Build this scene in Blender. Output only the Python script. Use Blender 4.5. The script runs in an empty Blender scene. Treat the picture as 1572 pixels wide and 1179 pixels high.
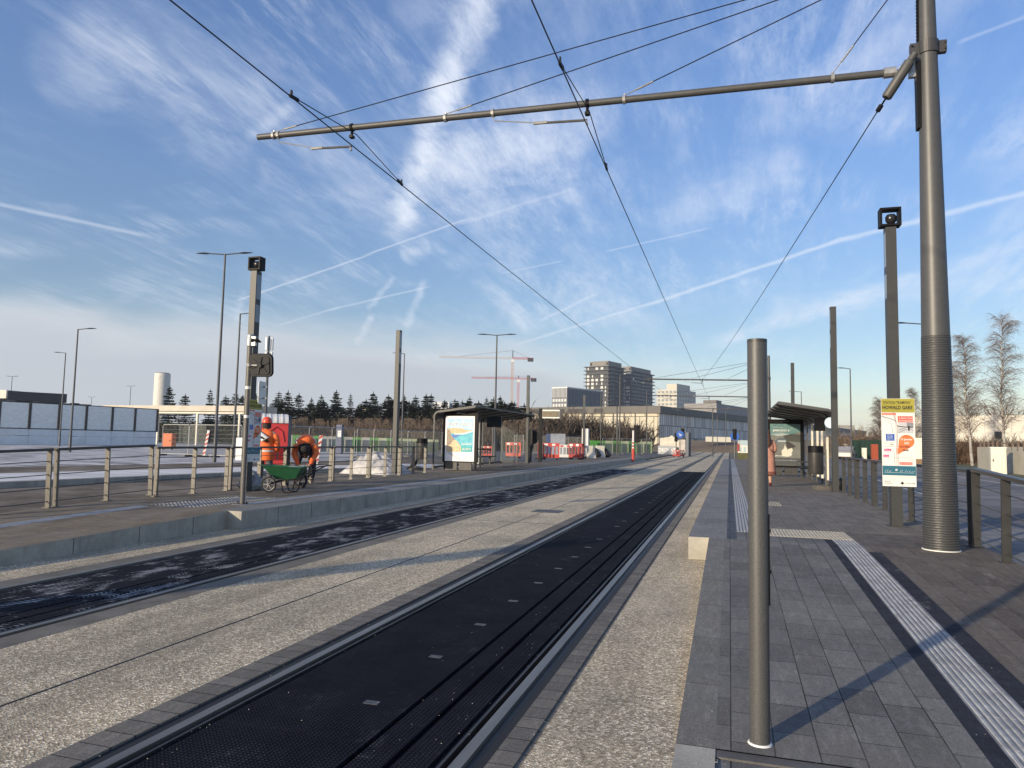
import bpy, bmesh, math, random
from mathutils import Vector, Matrix
random.seed(7)
PI=math.pi; R=math.radians
S=bpy.context.scene; COL=S.collection
# ---------------------------------------------------------------- camera
F_PX=1100.0; CX,CY=786.0,589.5
YAW,PITCH,ROLL=R(16.9276),R(4.564),0.02
CAM=Vector((0,0,1.17))
_f=Vector((-math.sin(YAW)*math.cos(PITCH),math.cos(YAW)*math.cos(PITCH),math.sin(PITCH)))
_r0=Vector((math.cos(YAW),math.sin(YAW),0)); _u0=_r0.cross(_f)
_r=_r0*math.cos(ROLL)+_u0*math.sin(ROLL); _u=-_r0*math.sin(ROLL)+_u0*math.cos(ROLL)
cd=bpy.data.cameras.new('camera'); cam=bpy.data.objects.new('camera',cd); COL.objects.link(cam)
cd.sensor_width=36; cd.lens=36*F_PX/1572; cd.clip_end=6000; cd.clip_start=.05
cam.matrix_world=Matrix.Translation(CAM)@Matrix((_r,_u,-_f)).transposed().to_4x4()
S.camera=cam
# photo pixel (1572 wide) -> place in the world
def ray(x,y): return _f+_r*((x-CX)/F_PX)+_u*((CY-y)/F_PX)
def G(x,y,z=0.0):
    d=ray(x,y); return CAM+d*((z-CAM.z)/d.z)
def D(x,y,dep): return CAM+ray(x,y)*dep
def YP(x,y,Y):
    d=ray(x,y); return CAM+d*(Y/d.y)
def XP(x,y,X):
    d=ray(x,y); return CAM+d*(X/d.x)
# ---------------------------------------------------------------- light
SUN_EL,SUN_AZ=R(14.5),R(211.4)          # azimuth clockwise from +Y
sd=bpy.data.lights.new('sun','SUN'); sun=bpy.data.objects.new('sun',sd); COL.objects.link(sun)
tosun=Vector((math.sin(SUN_AZ)*math.cos(SUN_EL),math.cos(SUN_AZ)*math.cos(SUN_EL),math.sin(SUN_EL)))
sun.rotation_euler=(-tosun).to_track_quat('-Z','Y').to_euler()
sd.energy=4.1; sd.angle=R(.9); sd.color=(1,.85,.62)
S.view_settings.view_transform='Standard'; S.view_settings.look='None'; S.view_settings.gamma=1
S.view_settings.exposure=0.3
# ---------------------------------------------------------------- world
W=bpy.data.worlds.new('World'); S.world=W; W.use_nodes=True
def build_world():
    nt=W.node_tree; nt.nodes.clear(); N=nt.nodes; L=nt.links
    def n(t,**k):
        o=N.new(t)
        for a,b in k.items(): setattr(o,a,b)
        return o
    def sset(sock,v):
        if hasattr(v,'is_output') or isinstance(v,bpy.types.NodeSocket): L.new(v,sock)
        else: sock.default_value=v
    def M(op,a,b=0.0,c=None,cl=False):
        m=n('ShaderNodeMath',operation=op,use_clamp=cl); sset(m.inputs[0],a); sset(m.inputs[1],b)
        if c is not None: sset(m.inputs[2],c)
        return m.outputs[0]
    def SM(v,a,b,lo=0.,hi=1.):
        m=n('ShaderNodeMapRange',interpolation_type='SMOOTHSTEP'); sset(m.inputs[0],v)
        m.inputs[1].default_value=a; m.inputs[2].default_value=b; m.inputs[3].default_value=lo; m.inputs[4].default_value=hi
        return m.outputs[0]
    out=n('ShaderNodeOutputWorld'); bg=n('ShaderNodeBackground'); L.new(bg.outputs[0],out.inputs[0])
    bg.inputs[1].default_value=.142
    sky=n('ShaderNodeTexSky',sky_type='NISHITA'); sky.sun_disc=False; sky.sun_elevation=SUN_EL; sky.sun_rotation=SUN_AZ
    sky.air_density=1.0; sky.dust_density=.6; sky.ozone_density=2.2; sky.altitude=300
    tc=n('ShaderNodeTexCoord'); d=tc.outputs['Generated']
    sp=n('ShaderNodeSeparateXYZ'); L.new(d,sp.inputs[0]); z=sp.outputs[2]
    def dot(vec):
        m=n('ShaderNodeVectorMath',operation='DOT_PRODUCT'); L.new(d,m.inputs[0]); m.inputs[1].default_value=vec; return m.outputs['Value']
    # plane projection of the cloud layer
    den=M('ADD',M('MAXIMUM',z,0.0),.12)
    cb=n('ShaderNodeCombineXYZ'); L.new(M('DIVIDE',sp.outputs[0],den),cb.inputs[0]); L.new(M('DIVIDE',sp.outputs[1],den),cb.inputs[1])
    def noise(scale,detail,rough,dist,rot=0,sc=(1,1,1),loc=(0,0,0)):
        mp=n('ShaderNodeMapping'); L.new(cb.outputs[0],mp.inputs[0]); mp.inputs['Rotation'].default_value=(0,0,rot); mp.inputs['Scale'].default_value=sc; mp.inputs['Location'].default_value=loc
        t=n('ShaderNodeTexNoise'); L.new(mp.outputs[0],t.inputs[0]); t.inputs['Scale'].default_value=scale; t.inputs['Detail'].default_value=detail; t.inputs['Roughness'].default_value=rough; t.inputs['Distortion'].default_value=dist
        return t.outputs[0]
    fine=noise(3.4,9,.68,.5,R(-42),(1,.22,1)); fine2=noise(9,8,.74,.25,R(-58),(1,.2,1),(3,1,0))
    fine3=noise(20,6,.8,.2,R(-50),(1,.35,1),(6,2,0))
    broad=noise(.85,4,.55,.5,0,(1,1,1),(2.3,.7,0)); broad2=noise(1.5,4,.6,.8,R(20),(1,.6,1),(7.3,4.7,0))
    cir=M('MULTIPLY',SM(broad,.42,.64),SM(M('ADD',M('MULTIPLY',fine,.65),M('MULTIPLY',fine3,.35)),.42,.64))
    cir2=M('MULTIPLY',SM(broad2,.46,.68),SM(fine2,.42,.66))
    mask=M('ADD',M('MULTIPLY',cir,.40),M('MULTIPLY',cir2,.34))
    wob=noise(9,4,.6,.3,0,(1,1,1),(1,5,0))
    # contrails: great-circle bands between two sky directions
    trails=[((760,-70),(668,180),34,.75,1),((690,110),(608,365),26,.72,1),((640,285),(935,150),60,.44,1),((650,250),(900,230),46,.35,1),((680,330),(900,300),22,.25,1),((600,20),(745,-30),60,.25,1),
      ((362,462),(565,392),3.2,.55,0),((560,392),(720,335),3.4,.5,0),((700,345),(880,290),6,.25,0),((790,530),(1010,462),4.5,.5,0),((990,470),(1300,365),6,.65,0),((1280,372),(1640,280),8,.6,0),
      ((-40,305),(225,362),6,.45,0),((425,500),(520,472),3,.35,0),((500,477),(660,440),3.4,.4,0),((546,530),(572,484),7,.45,1),((565,475),(605,425),6,.3,1),((622,505),(652,430),8,.35,1),
      ((830,492),(918,450),5,.42,0),((930,386),(1090,350),3,.35,0),((770,420),(865,400),3,.3,0),((1470,66),(1620,8),5,.3,0),((1085,530),(1610,365),14,.4,1),
      ((360,505),(375,445),7,.25,1),((615,395),(660,375),18,.4,1),((1010,340),(1240,245),40,.34,1),((1230,150),(1420,40),34,.26,1),((100,40),(420,170),90,.22,1),((380,215),(450,160),12,.3,1),
      ((1180,480),(1600,420),26,.3,1),((60,140),(230,60),55,.2,1),((900,480),(1020,500),20,.2,1)]
    for a,b,w,s,soft in trails:
        A=ray(*a).normalized(); B=ray(*b).normalized(); nn=A.cross(B).normalized(); mid=(A+B).normalized()
        half=mid.dot(A); wr=w*(1.0 if soft else .72)/F_PX
        dist=M('ABSOLUTE',M('ADD',dot(nn),M('MULTIPLY',M('SUBTRACT',wob,.5),wr*(1.6 if soft else .9))))
        band=SM(dist,0,wr*(1.25 if soft else 1.0),1,0)
        along=SM(dot(mid),half-(1-half)*.25,half+(1-half)*.35)
        v=M('MULTIPLY',M('MULTIPLY',band,along),s*(1.0 if soft else .72))
        if soft: v=M('MULTIPLY',v,SM(M('ADD',M('MULTIPLY',fine2,.6),M('MULTIPLY',fine3,.4)),.30,.66,.25,1.1))
        mask=M('SUBTRACT',M('ADD',mask,v),M('MULTIPLY',mask,v))
    hi=SM(z,.02,.16)
    mask=M('MULTIPLY',mask,M('ADD',M('MULTIPLY',hi,.75),.25),cl=True)
    # low bank of grey cloud near the horizon, thicker to the left
    Lf=ray(150,560).normalized(); lf=SM(dot(Lf),.55,.985)
    bn=noise(1.1,5,.55,.3,0,(1,1,1),(4,8,0))
    top=M('ADD',M('MULTIPLY',lf,.085),M('MULTIPLY',M('SUBTRACT',bn,.5),.075)); top=M('ADD',top,.052)
    e=M('SUBTRACT',top,z); bank=SM(e,-.03,.035)
    bank=M('MULTIPLY',bank,M('ADD',.5,M('MULTIPLY',lf,.44)))
    mix=n('ShaderNodeMix',data_type='RGBA'); L.new(mask,mix.inputs[0])
    hs=n('ShaderNodeHueSaturation'); hs.inputs['Saturation'].default_value=1.12; tn=n('ShaderNodeMix',data_type='RGBA',blend_type='MULTIPLY'); tn.inputs[0].default_value=1; L.new(sky.outputs[0],tn.inputs[6]); tg=n('ShaderNodeMix',data_type='RGBA'); L.new(SM(z,.0,.55),tg.inputs[0]); tg.inputs[6].default_value=(.88,.79,.755,1); tg.inputs[7].default_value=(1.22,1.13,1.24,1); L.new(tg.outputs[2],tn.inputs[7]); L.new(tn.outputs[2],hs.inputs['Color'])
    L.new(hs.outputs[0],mix.inputs[6]); mix.inputs[7].default_value=(5.2,5.55,6.2,1)
    mix2=n('ShaderNodeMix',data_type='RGBA'); L.new(bank,mix2.inputs[0]); L.new(mix.outputs[2],mix2.inputs[6])
    edge=n('ShaderNodeMix',data_type='RGBA'); L.new(SM(e,-.02,.045),edge.inputs[0]); edge.inputs[6].default_value=(4.9,4.85,5.0,1); edge.inputs[7].default_value=(3.35,3.58,3.95,1)
    L.new(edge.outputs[2],mix2.inputs[7])
    L.new(mix2.outputs[2],bg.inputs[0])
build_world()
# ---------------------------------------------------------------- materials
MATS={}
def mat(name,c,rough=.6,metal=0.,var=.0,vs=6.,bump=0.,bs=60.,spec=.5,streak=None,c2=None,emit=0,alpha=1,trans=0,vd=4):
    if name in MATS: return MATS[name]
    m=bpy.data.materials.new(name); m.use_nodes=True; nt=m.node_tree; N=nt.nodes; L=nt.links; b=N['Principled BSDF']
    b.inputs['Base Color'].default_value=(*c,1); b.inputs['Roughness'].default_value=rough; b.inputs['Metallic'].default_value=metal
    b.inputs['Specular IOR Level'].default_value=spec
    if var or c2:
        tc=N.new('ShaderNodeTexCoord'); mp=N.new('ShaderNodeMapping'); L.new(tc.outputs['Object'],mp.inputs[0])
        if streak: mp.inputs['Scale'].default_value=streak
        t=N.new('ShaderNodeTexNoise'); L.new(mp.outputs[0],t.inputs[0]); t.inputs['Scale'].default_value=vs; t.inputs['Detail'].default_value=vd; t.inputs['Roughness'].default_value=.6
        r=N.new('ShaderNodeValToRGB'); L.new(t.outputs[0],r.inputs[0]); r.color_ramp.elements[0].position=.32; r.color_ramp.elements[1].position=.68
        k=c2 if c2 else tuple(min(1,x*(1+var)) for x in c); lo=c if c2 else tuple(x*(1-var) for x in c)
        r.color_ramp.elements[0].color=(*lo,1); r.color_ramp.elements[1].color=(*k,1); L.new(r.outputs[0],b.inputs['Base Color'])
    if bump:
        tc=N.new('ShaderNodeTexCoord'); t=N.new('ShaderNodeTexNoise'); L.new(tc.outputs['Object'],t.inputs[0]); t.inputs['Scale'].default_value=bs; t.inputs['Detail'].default_value=3
        bp=N.new('ShaderNodeBump'); bp.inputs['Strength'].default_value=bump; bp.inputs['Distance'].default_value=.01; L.new(t.outputs[0],bp.inputs['Height']); L.new(bp.outputs[0],b.inputs['Normal'])
    if emit: b.inputs['Emission Color'].default_value=(*c,1); b.inputs['Emission Strength'].default_value=emit
    if alpha<1: b.inputs['Alpha'].default_value=alpha
    if trans: b.inputs['Transmission Weight'].default_value=trans
    MATS[name]=m; return m
class NT:
    def __init__(s,name,rough=.8,spec=.4):
        s.m=bpy.data.materials.new(name); MATS[name]=s.m; s.m.use_nodes=True; s.nt=s.m.node_tree; s.N=s.nt.nodes; s.L=s.nt.links; s.b=s.N['Principled BSDF']
        s.b.inputs['Roughness'].default_value=rough; s.b.inputs['Specular IOR Level'].default_value=spec
        s.tc=s.N.new('ShaderNodeTexCoord').outputs['Object']
    def new(s,t,**k):
        o=s.N.new(t)
        for a,b in k.items(): setattr(o,a,b)
        return o
    def put(s,sock,v):
        if isinstance(v,bpy.types.NodeSocket): s.L.new(v,sock)
        else: sock.default_value=v
    def map(s,sc=(1,1,1),rot=0,loc=(0,0,0),vec=None):
        m=s.new('ShaderNodeMapping'); s.L.new(vec or s.tc,m.inputs[0]); m.inputs['Scale'].default_value=sc; m.inputs['Rotation'].default_value=(0,0,rot); m.inputs['Location'].default_value=loc; return m.outputs[0]
    def noise(s,scale,detail=4,rough=.6,vec=None,dist=0):
        t=s.new('ShaderNodeTexNoise'); s.L.new(vec or s.tc,t.inputs[0]); t.inputs['Scale'].default_value=scale; t.inputs['Detail'].default_value=detail; t.inputs['Roughness'].default_value=rough; t.inputs['Distortion'].default_value=dist; return t.outputs[0]
    def vor(s,scale,vec=None,out='Color',feature='F1'):
        t=s.new('ShaderNodeTexVoronoi',feature=feature); s.L.new(vec or s.tc,t.inputs[0]); t.inputs['Scale'].default_value=scale; return t.outputs[out]
    def ramp(s,v,*stops):
        r=s.new('ShaderNodeValToRGB'); s.L.new(v,r.inputs[0]); e=r.color_ramp.elements
        while len(e)<len(stops): e.new(.5)
        for i,(p,c) in enumerate(stops):
            e[i].position=p; e[i].color=(*c,1) if len(c)==3 else c
        return r.outputs[0]
    def g(s,v): return (v,v,v)
    def sm(s,v,a,b,lo=0.,hi=1.):
        m=s.new('ShaderNodeMapRange',interpolation_type='SMOOTHSTEP'); s.put(m.inputs[0],v)
        for i,q in enumerate((a,b,lo,hi)): m.inputs[i+1].default_value=q
        return m.outputs[0]
    def math(s,op,a,b=0.0,clamp=False):
        m=s.new('ShaderNodeMath',operation=op,use_clamp=clamp); s.put(m.inputs[0],a); s.put(m.inputs[1],b); return m.outputs[0]
    def mix(s,f,a,b,mode='MIX'):
        m=s.new('ShaderNodeMix',data_type='RGBA',blend_type=mode); s.put(m.inputs[0],f)
        for i,v in ((6,a),(7,b)): s.put(m.inputs[i],v if isinstance(v,bpy.types.NodeSocket) else (*v,1))
        return m.outputs[2]
    def sep(s,v):
        o=s.new('ShaderNodeSeparateXYZ'); s.L.new(v,o.inputs[0]); return o.outputs
    def color(s,c): s.put(s.b.inputs['Base Color'],c)
    def bump(s,h,strength=.5,dist=.01):
        b=s.new('ShaderNodeBump'); b.inputs['Strength'].default_value=strength; b.inputs['Distance'].default_value=dist; s.L.new(h,b.inputs['Height']); s.L.new(b.outputs[0],s.b.inputs['Normal'])
def mk_aggregate(name,tone=1.0,dark=1.0):
    n=NT(name,.85,.3); v=n.vor(88,out='Color'); bw=n.sep(v)[0]
    st=n.ramp(bw,(0,(.15*dark,.13*dark,.10*dark)),(.3,(.22,.195,.158)),(.62,(.32,.288,.235)),(.86,(.44,.40,.33)),(1,(.66,.62,.54)))
    v2=n.ramp(n.noise(210,2,.6),(.3,(.55,.55,.55)),(.7,(1.25,1.25,1.25)))
    c=n.mix(1.0,st,v2,'MULTIPLY')
    big=n.ramp(n.noise(.8,6,.68),(.28,(.64,.65,.67)),(.5,(.95,.94,.93)),(.72,(1.15,1.12,1.06)))
    c=n.mix(1.0,c,big,'MULTIPLY')
    drt=n.sm(n.noise(1.3,8,.74,vec=n.map((1,.3,1))),.48,.72,0,.55); c=n.mix(drt,c,(.11,.095,.08))
    st=n.sm(n.noise(.9,8,.75,vec=n.map((2.2,.12,1),loc=(4,1,0))),.45,.72,.0,.38); c=n.mix(st,c,(.07,.06,.048))
    lt=n.sm(n.noise(.5,7,.75,vec=n.map((1.5,.5,1),loc=(8,3,0))),.55,.75,0,.4); c=n.mix(lt,c,(.36,.33,.27))
    c=n.mix(1.0,c,(tone*1.07,tone*1.0,tone*.86),'MULTIPLY'); n.color(c)
    n.bump(n.vor(88,out='Distance'),.7,.004); return n.m
A_CONC=mk_aggregate('exposed_aggregate',1.85)
def mk_panel(name,frost):
    n=NT(name,.85,.05); s=n.sep(n.tc)
    w=n.new('ShaderNodeTexWave',wave_type='BANDS',bands_direction='Y'); n.L.new(n.tc,w.inputs[0]); w.inputs['Scale'].default_value=6.5 if frost else 14; w.inputs['Distortion'].default_value=0
    w2=n.new('ShaderNodeTexWave',wave_type='BANDS',bands_direction='X'); n.L.new(n.tc,w2.inputs[0]); w2.inputs['Scale'].default_value=14
    h=n.math('MULTIPLY',w.outputs[1],w2.outputs[1]) if not frost else w.outputs[1]
    base=n.mix(n.sm(n.noise(3,5,.7),.3,.7),(.007,.008,.0125),(.015,.016,.022))
    base=n.mix(n.sm(h,.25,.7,0,.85),base,(.022,.023,.029))
    if frost:
        f=n.math('MULTIPLY',n.sm(n.noise(1.7,6,.68,vec=n.map((2.2,1.1,1),loc=(3,0,0)),dist=.3),.49,.65),n.sm(w.outputs[1],.3,.7,.06,1))
        c=n.mix(n.math('MULTIPLY',f,.72),base,(.55,.56,.58))
    else:
        f=n.sm(n.noise(3.2,9,.8,vec=n.map((1,.55,1),loc=(1,4,0)),dist=.3),.56,.78)
        sp=n.sm(n.vor(34,out='Distance'),.10,.03); keep=n.sm(n.noise(9,3,.6),.5,.62)
        f=n.math('MAXIMUM',n.math('MULTIPLY',n.math('MULTIPLY',f,.40),n.sm(h,.1,.6,.35,1)),n.math('MULTIPLY',n.math('MULTIPLY',sp,keep),.55))
        c=n.mix(f,base,(.33,.34,.37))
    n.color(c); n.bump(h,.8,.006); return n.m
PAN_N=mk_panel('rubber_panel',False); PAN_F=mk_panel('frosted_rubber_panel',True)
def mk_pavers(name,c1,c2,mortar,bw=.36,rh=.2,dirt=.4,warm=None,streak=False,off=.5):
    n=NT(name,.8,.18); s=n.sep(n.tc); cb=n.new('ShaderNodeCombineXYZ'); n.L.new(s[1],cb.inputs[0]); n.L.new(s[0],cb.inputs[1])
    br=n.new('ShaderNodeTexBrick'); n.L.new(cb.outputs[0],br.inputs[0]); br.offset=off; br.inputs['Scale'].default_value=1
    br.inputs['Brick Width'].default_value=bw; br.inputs['Row Height'].default_value=rh; br.inputs['Mortar Size'].default_value=.004; br.inputs['Mortar Smooth'].default_value=.3; br.inputs['Bias'].default_value=0
    br.inputs['Color1'].default_value=(*c1,1); br.inputs['Color2'].default_value=(*c2,1); br.inputs['Mortar'].default_value=(*mortar,1)
    c=br.outputs[0]
    gr=n.ramp(n.vor(170,out='Color'),(0,(.62,.62,.62)),(1,(1.35,1.35,1.35)))
    c=n.mix(1.0,c,gr,'MULTIPLY')
    sp=n.sm(n.vor(55,out='Distance'),.14,.05,0,.55); keep=n.sm(n.noise(30,2),.55,.65); c=n.mix(n.math('MULTIPLY',sp,keep),c,(.5,.49,.46))
    d=n.sm(n.noise(1.4,7,.7,vec=n.map((1,.6,1))),.35,.72,0,1)
    c=n.mix(n.math('MULTIPLY',d,dirt),c,warm or (.24,.22,.19))
    st=n.sm(n.noise(2.5,6,.75,vec=n.map((1,1.6,1),loc=(5,5,0))),.56,.75,0,.45); c=n.mix(st,c,(.05,.05,.052))
    wt=n.sm(n.noise(2.0,8,.78,vec=n.map((1.3,.9,1),loc=(9,2,0)),dist=.4),.58,.76,0,.55); c=n.mix(wt,c,(.40,.385,.36))
    fs=n.sm(n.noise(14,5,.8,vec=n.map((1.6,.35,1))),.45,.75,.82,1.2); c=n.mix(1.0,c,fs,'MULTIPLY')
    n.color(c); n.bump(br.outputs['Fac'],-.6,.006); 
    rr=n.sm(n.noise(6,4),.3,.7,.72,.95); n.put(n.b.inputs['Roughness'],rr); return n.m
PAV_RAMP=mk_pavers('ramp_pavers',(.135,.131,.126),(.21,.204,.194),(.022,.021,.02),.36,.2,.45,(.235,.22,.20))
PAV_PLAT=mk_pavers('platform_pavers',(.17,.15,.128),(.24,.212,.18),(.045,.04,.035),.42,.2,.55,(.27,.24,.20))
PAV_BROWN=mk_pavers('brown_pavers',(.105,.09,.08),(.165,.142,.124),(.035,.03,.028),.6,.2,.5,(.23,.205,.17))
PAV_EDGE=mk_pavers('edge_slabs',(.19,.185,.175),(.27,.262,.245),(.06,.06,.06),1.0,4.,.45,(.33,.33,.325))
PAV_LEFT=mk_pavers('left_pavers',(.165,.13,.088),(.24,.19,.13),(.05,.045,.04),.42,.2,.6,(.28,.25,.21))
RAMP_EDGE=mk_pavers('ramp_edge_slabs',(.15,.145,.13),(.22,.21,.19),(.03,.03,.03),.9,4.,.4,(.27,.265,.26))
DARKSTRIP=mk_pavers('dark_strip',(.025,.028,.038),(.034,.037,.048),(.015,.015,.02),.4,4.,.12,(.1,.1,.11))
BLUESTRIP=mk_pavers('blue_grey_strip',(.075,.085,.105),(.10,.11,.13),(.04,.04,.05),.4,4.,.2,(.2,.2,.21))
TACT=mat('tactile_stone',(.36,.36,.355),.75,var=.3,vs=9,bump=.3,bs=120,vd=7); TACT_B=mat('tactile_base',(.22,.225,.235),.8,var=.35,vs=11,vd=7)
BEIGE=mat('beige_tactile',(.48,.42,.31),.75,var=.2,vs=8,bump=.2)
def mk_concrete(name,c,warm=1.0,drip=True):
    n=NT(name,.85,.3); k=n.noise(3,6,.65); c1=n.mix(n.sm(k,.3,.7),tuple(x*.78 for x in c),tuple(x*1.12 for x in c))
    dr=n.sm(n.noise(4,6,.7,vec=n.map((1,1,.18))),.5,.72,0,.5 if drip else .15); c1=n.mix(dr,c1,tuple(x*.45 for x in c))
    gr=n.ramp(n.noise(160,2),(.3,(.82,.82,.82)),(.7,(1.16,1.16,1.16))); c1=n.mix(1.0,c1,gr,'MULTIPLY')
    n.color(c1); n.bump(n.noise(90,3),.3,.004); return n.m
KERB=mk_concrete('kerb_concrete',(.40,.375,.32)); CONC=mk_concrete('smooth_concrete',(.34,.33,.30)); WALLC=mat('wall_concrete',(.42,.39,.32),.85,var=.09,vs=1.2,bump=.2)
MORTAR=mk_concrete('mortar_strip',(.17,.155,.13))
SETT=mk_pavers('stone_setts',(.16,.145,.125),(.24,.215,.18),(.012,.011,.01),.145,4.,.3,(.2,.18,.15))
ASPH=mat('asphalt',(.085,.083,.082),.85,var=.25,vs=.7,bump=.3,bs=150)
def mk_asph(name,c,c2,sc=(1,1,1),lo=.4,hi=.6,k=.6):
    n=NT(name,.95,.12); f=n.sm(n.noise(1.0,8,.7,vec=n.map(sc)),lo,hi); c1=n.mix(f,c,c2); gr=n.ramp(n.noise(120,2),(.3,(.75,.75,.75)),(.7,(1.25,1.25,1.25))); n.color(n.mix(1.0,c1,gr,'MULTIPLY')); return n.m
ASPH_W=mk_asph('warm_dusty_asphalt',(.12,.098,.075),(.23,.195,.155),(.5,.5,1))
ASPH_R=mk_asph('grey_salted_asphalt',(.145,.145,.15),(.24,.235,.23),(.25,.8,1))
FROST=mk_asph('frosted_asphalt',(.20,.195,.19),(.60,.585,.57),(.35,.9,1),.36,.60)
FROSTW=mk_asph('white_frost',(.46,.45,.44),(.70,.68,.66),(.2,1,1),.3,.6)
EARTH=mat('bare_earth',(.10,.085,.06),.9,var=.35,vs=.4,c2=(.17,.15,.10)); GRASS=mat('short_grass',(.055,.065,.028),.95,c2=(.12,.115,.05),vs=1.5,bump=.4,bs=20)
STEEL=mat('rail_steel',(.21,.19,.165),.42,metal=.6,var=.25,vs=7,streak=(1,.15,1)); GROOVE=mat('groove_black',(.006,.006,.007),.7)
RAILSIDE=mat('rail_web_dark',(.05,.045,.042),.5,metal=.4,var=.3,vs=5)
GREY=mat('grey_paint',(.078,.078,.078),.5,metal=.1,var=.10,vs=14,bump=.08,bs=400); GREYD=mat('dark_grey_paint',(.055,.054,.054),.45,metal=.2,var=.12,vs=9)
GREYL=mat('light_grey_paint',(.13,.122,.112),.5,metal=.2,var=.12,vs=5); BLACK=mat('black_paint',(.005,.005,.006),.55,spec=.2); BLACKR=mat('black_rubber',(.018,.018,.019),.75)
GALV=mat('galvanised_steel',(.42,.42,.41),.45,metal=.6,var=.2,vs=20); WIREM=mat('copper_wire_dark',(.018,.02,.028),.5,metal=.3)
WHITE=mat('white_paint',(.74,.73,.70),.5,var=.05,vs=4); WHITEP=mat('white_plastic',(.68,.67,.65),.5); CREAM=mat('cream_paint',(.68,.64,.54),.6,var=.08,vs=3)
RED=mat('red_plastic',(.50,.06,.04),.45,var=.1,vs=6); REDD=mat('dark_red_plastic',(.30,.02,.02),.5); ORANGE=mat('hi_vis_orange',(.90,.17,.035),.7,var=.12,vs=18,bump=.3,bs=30); SILV=mat('reflective_band',(.62,.63,.62),.4,var=.1,vs=9)
GREENW=mat('green_plastic_tub',(.012,.075,.032),.4,var=.2,vs=6); NAVY=mat('navy_cloth',(.02,.025,.045),.8); BLUE=mat('blue_sign',(.02,.10,.42),.4); SKIN=mat('skin',(.50,.30,.21),.6)
GLASS=mat('shelter_glass',(.30,.36,.35),.05,alpha=.13,spec=.6); FROSTG=mat('frosted_panel',(.95,.90,.82),.5,var=.12,vs=2.5,streak=(1,1,4))
CLAD=mat('blue_grey_cladding',(.86,.84,.80),.5,var=.08,vs=1); BEIGEC=mat('beige_canopy',(.50,.45,.37),.6,var=.08,vs=1); DARKROOF=mat('dark_roof_edge',(.035,.038,.045),.5,var=.15,vs=1)
BARK=mat('brown_bark',(.075,.055,.04),.9,var=.3,vs=9); BIRCH=mat('birch_bark',(.55,.52,.46),.8,c2=(.12,.10,.09),vs=4,streak=(1,1,3)); TWIG=mat('bare_twigs',(.13,.095,.07),.9,var=.25,vs=3); TWIGP=mat('birch_twigs',(.16,.125,.105),.9,var=.2,vs=3)
NEEDLE=mat('spruce_needles',(.018,.034,.018),.85,c2=(.045,.068,.032),vs=2.2); OLIVE=mat('sign_yellow',(.36,.32,.045),.5); TEAL=mat('sign_teal',(.02,.13,.19),.5); SIGNO=mat('sign_orange',(.80,.18,.05),.5); SIGNR=mat('sign_red',(.75,.12,.08),.5); PINK=mat('sign_magenta',(.60,.03,.22),.5)
LGREY=mat('sign_pale_grey',(.52,.52,.54),.5); MGREY=mat('sign_mid_grey',(.25,.26,.28),.5); INK=mat('ink',(.02,.018,.02),.6); GREENB=mat('green_sheet',(.06,.22,.04),.6,var=.2,vs=.8); FENCEG=mat('green_mesh',(.012,.035,.022),.6)
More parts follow.
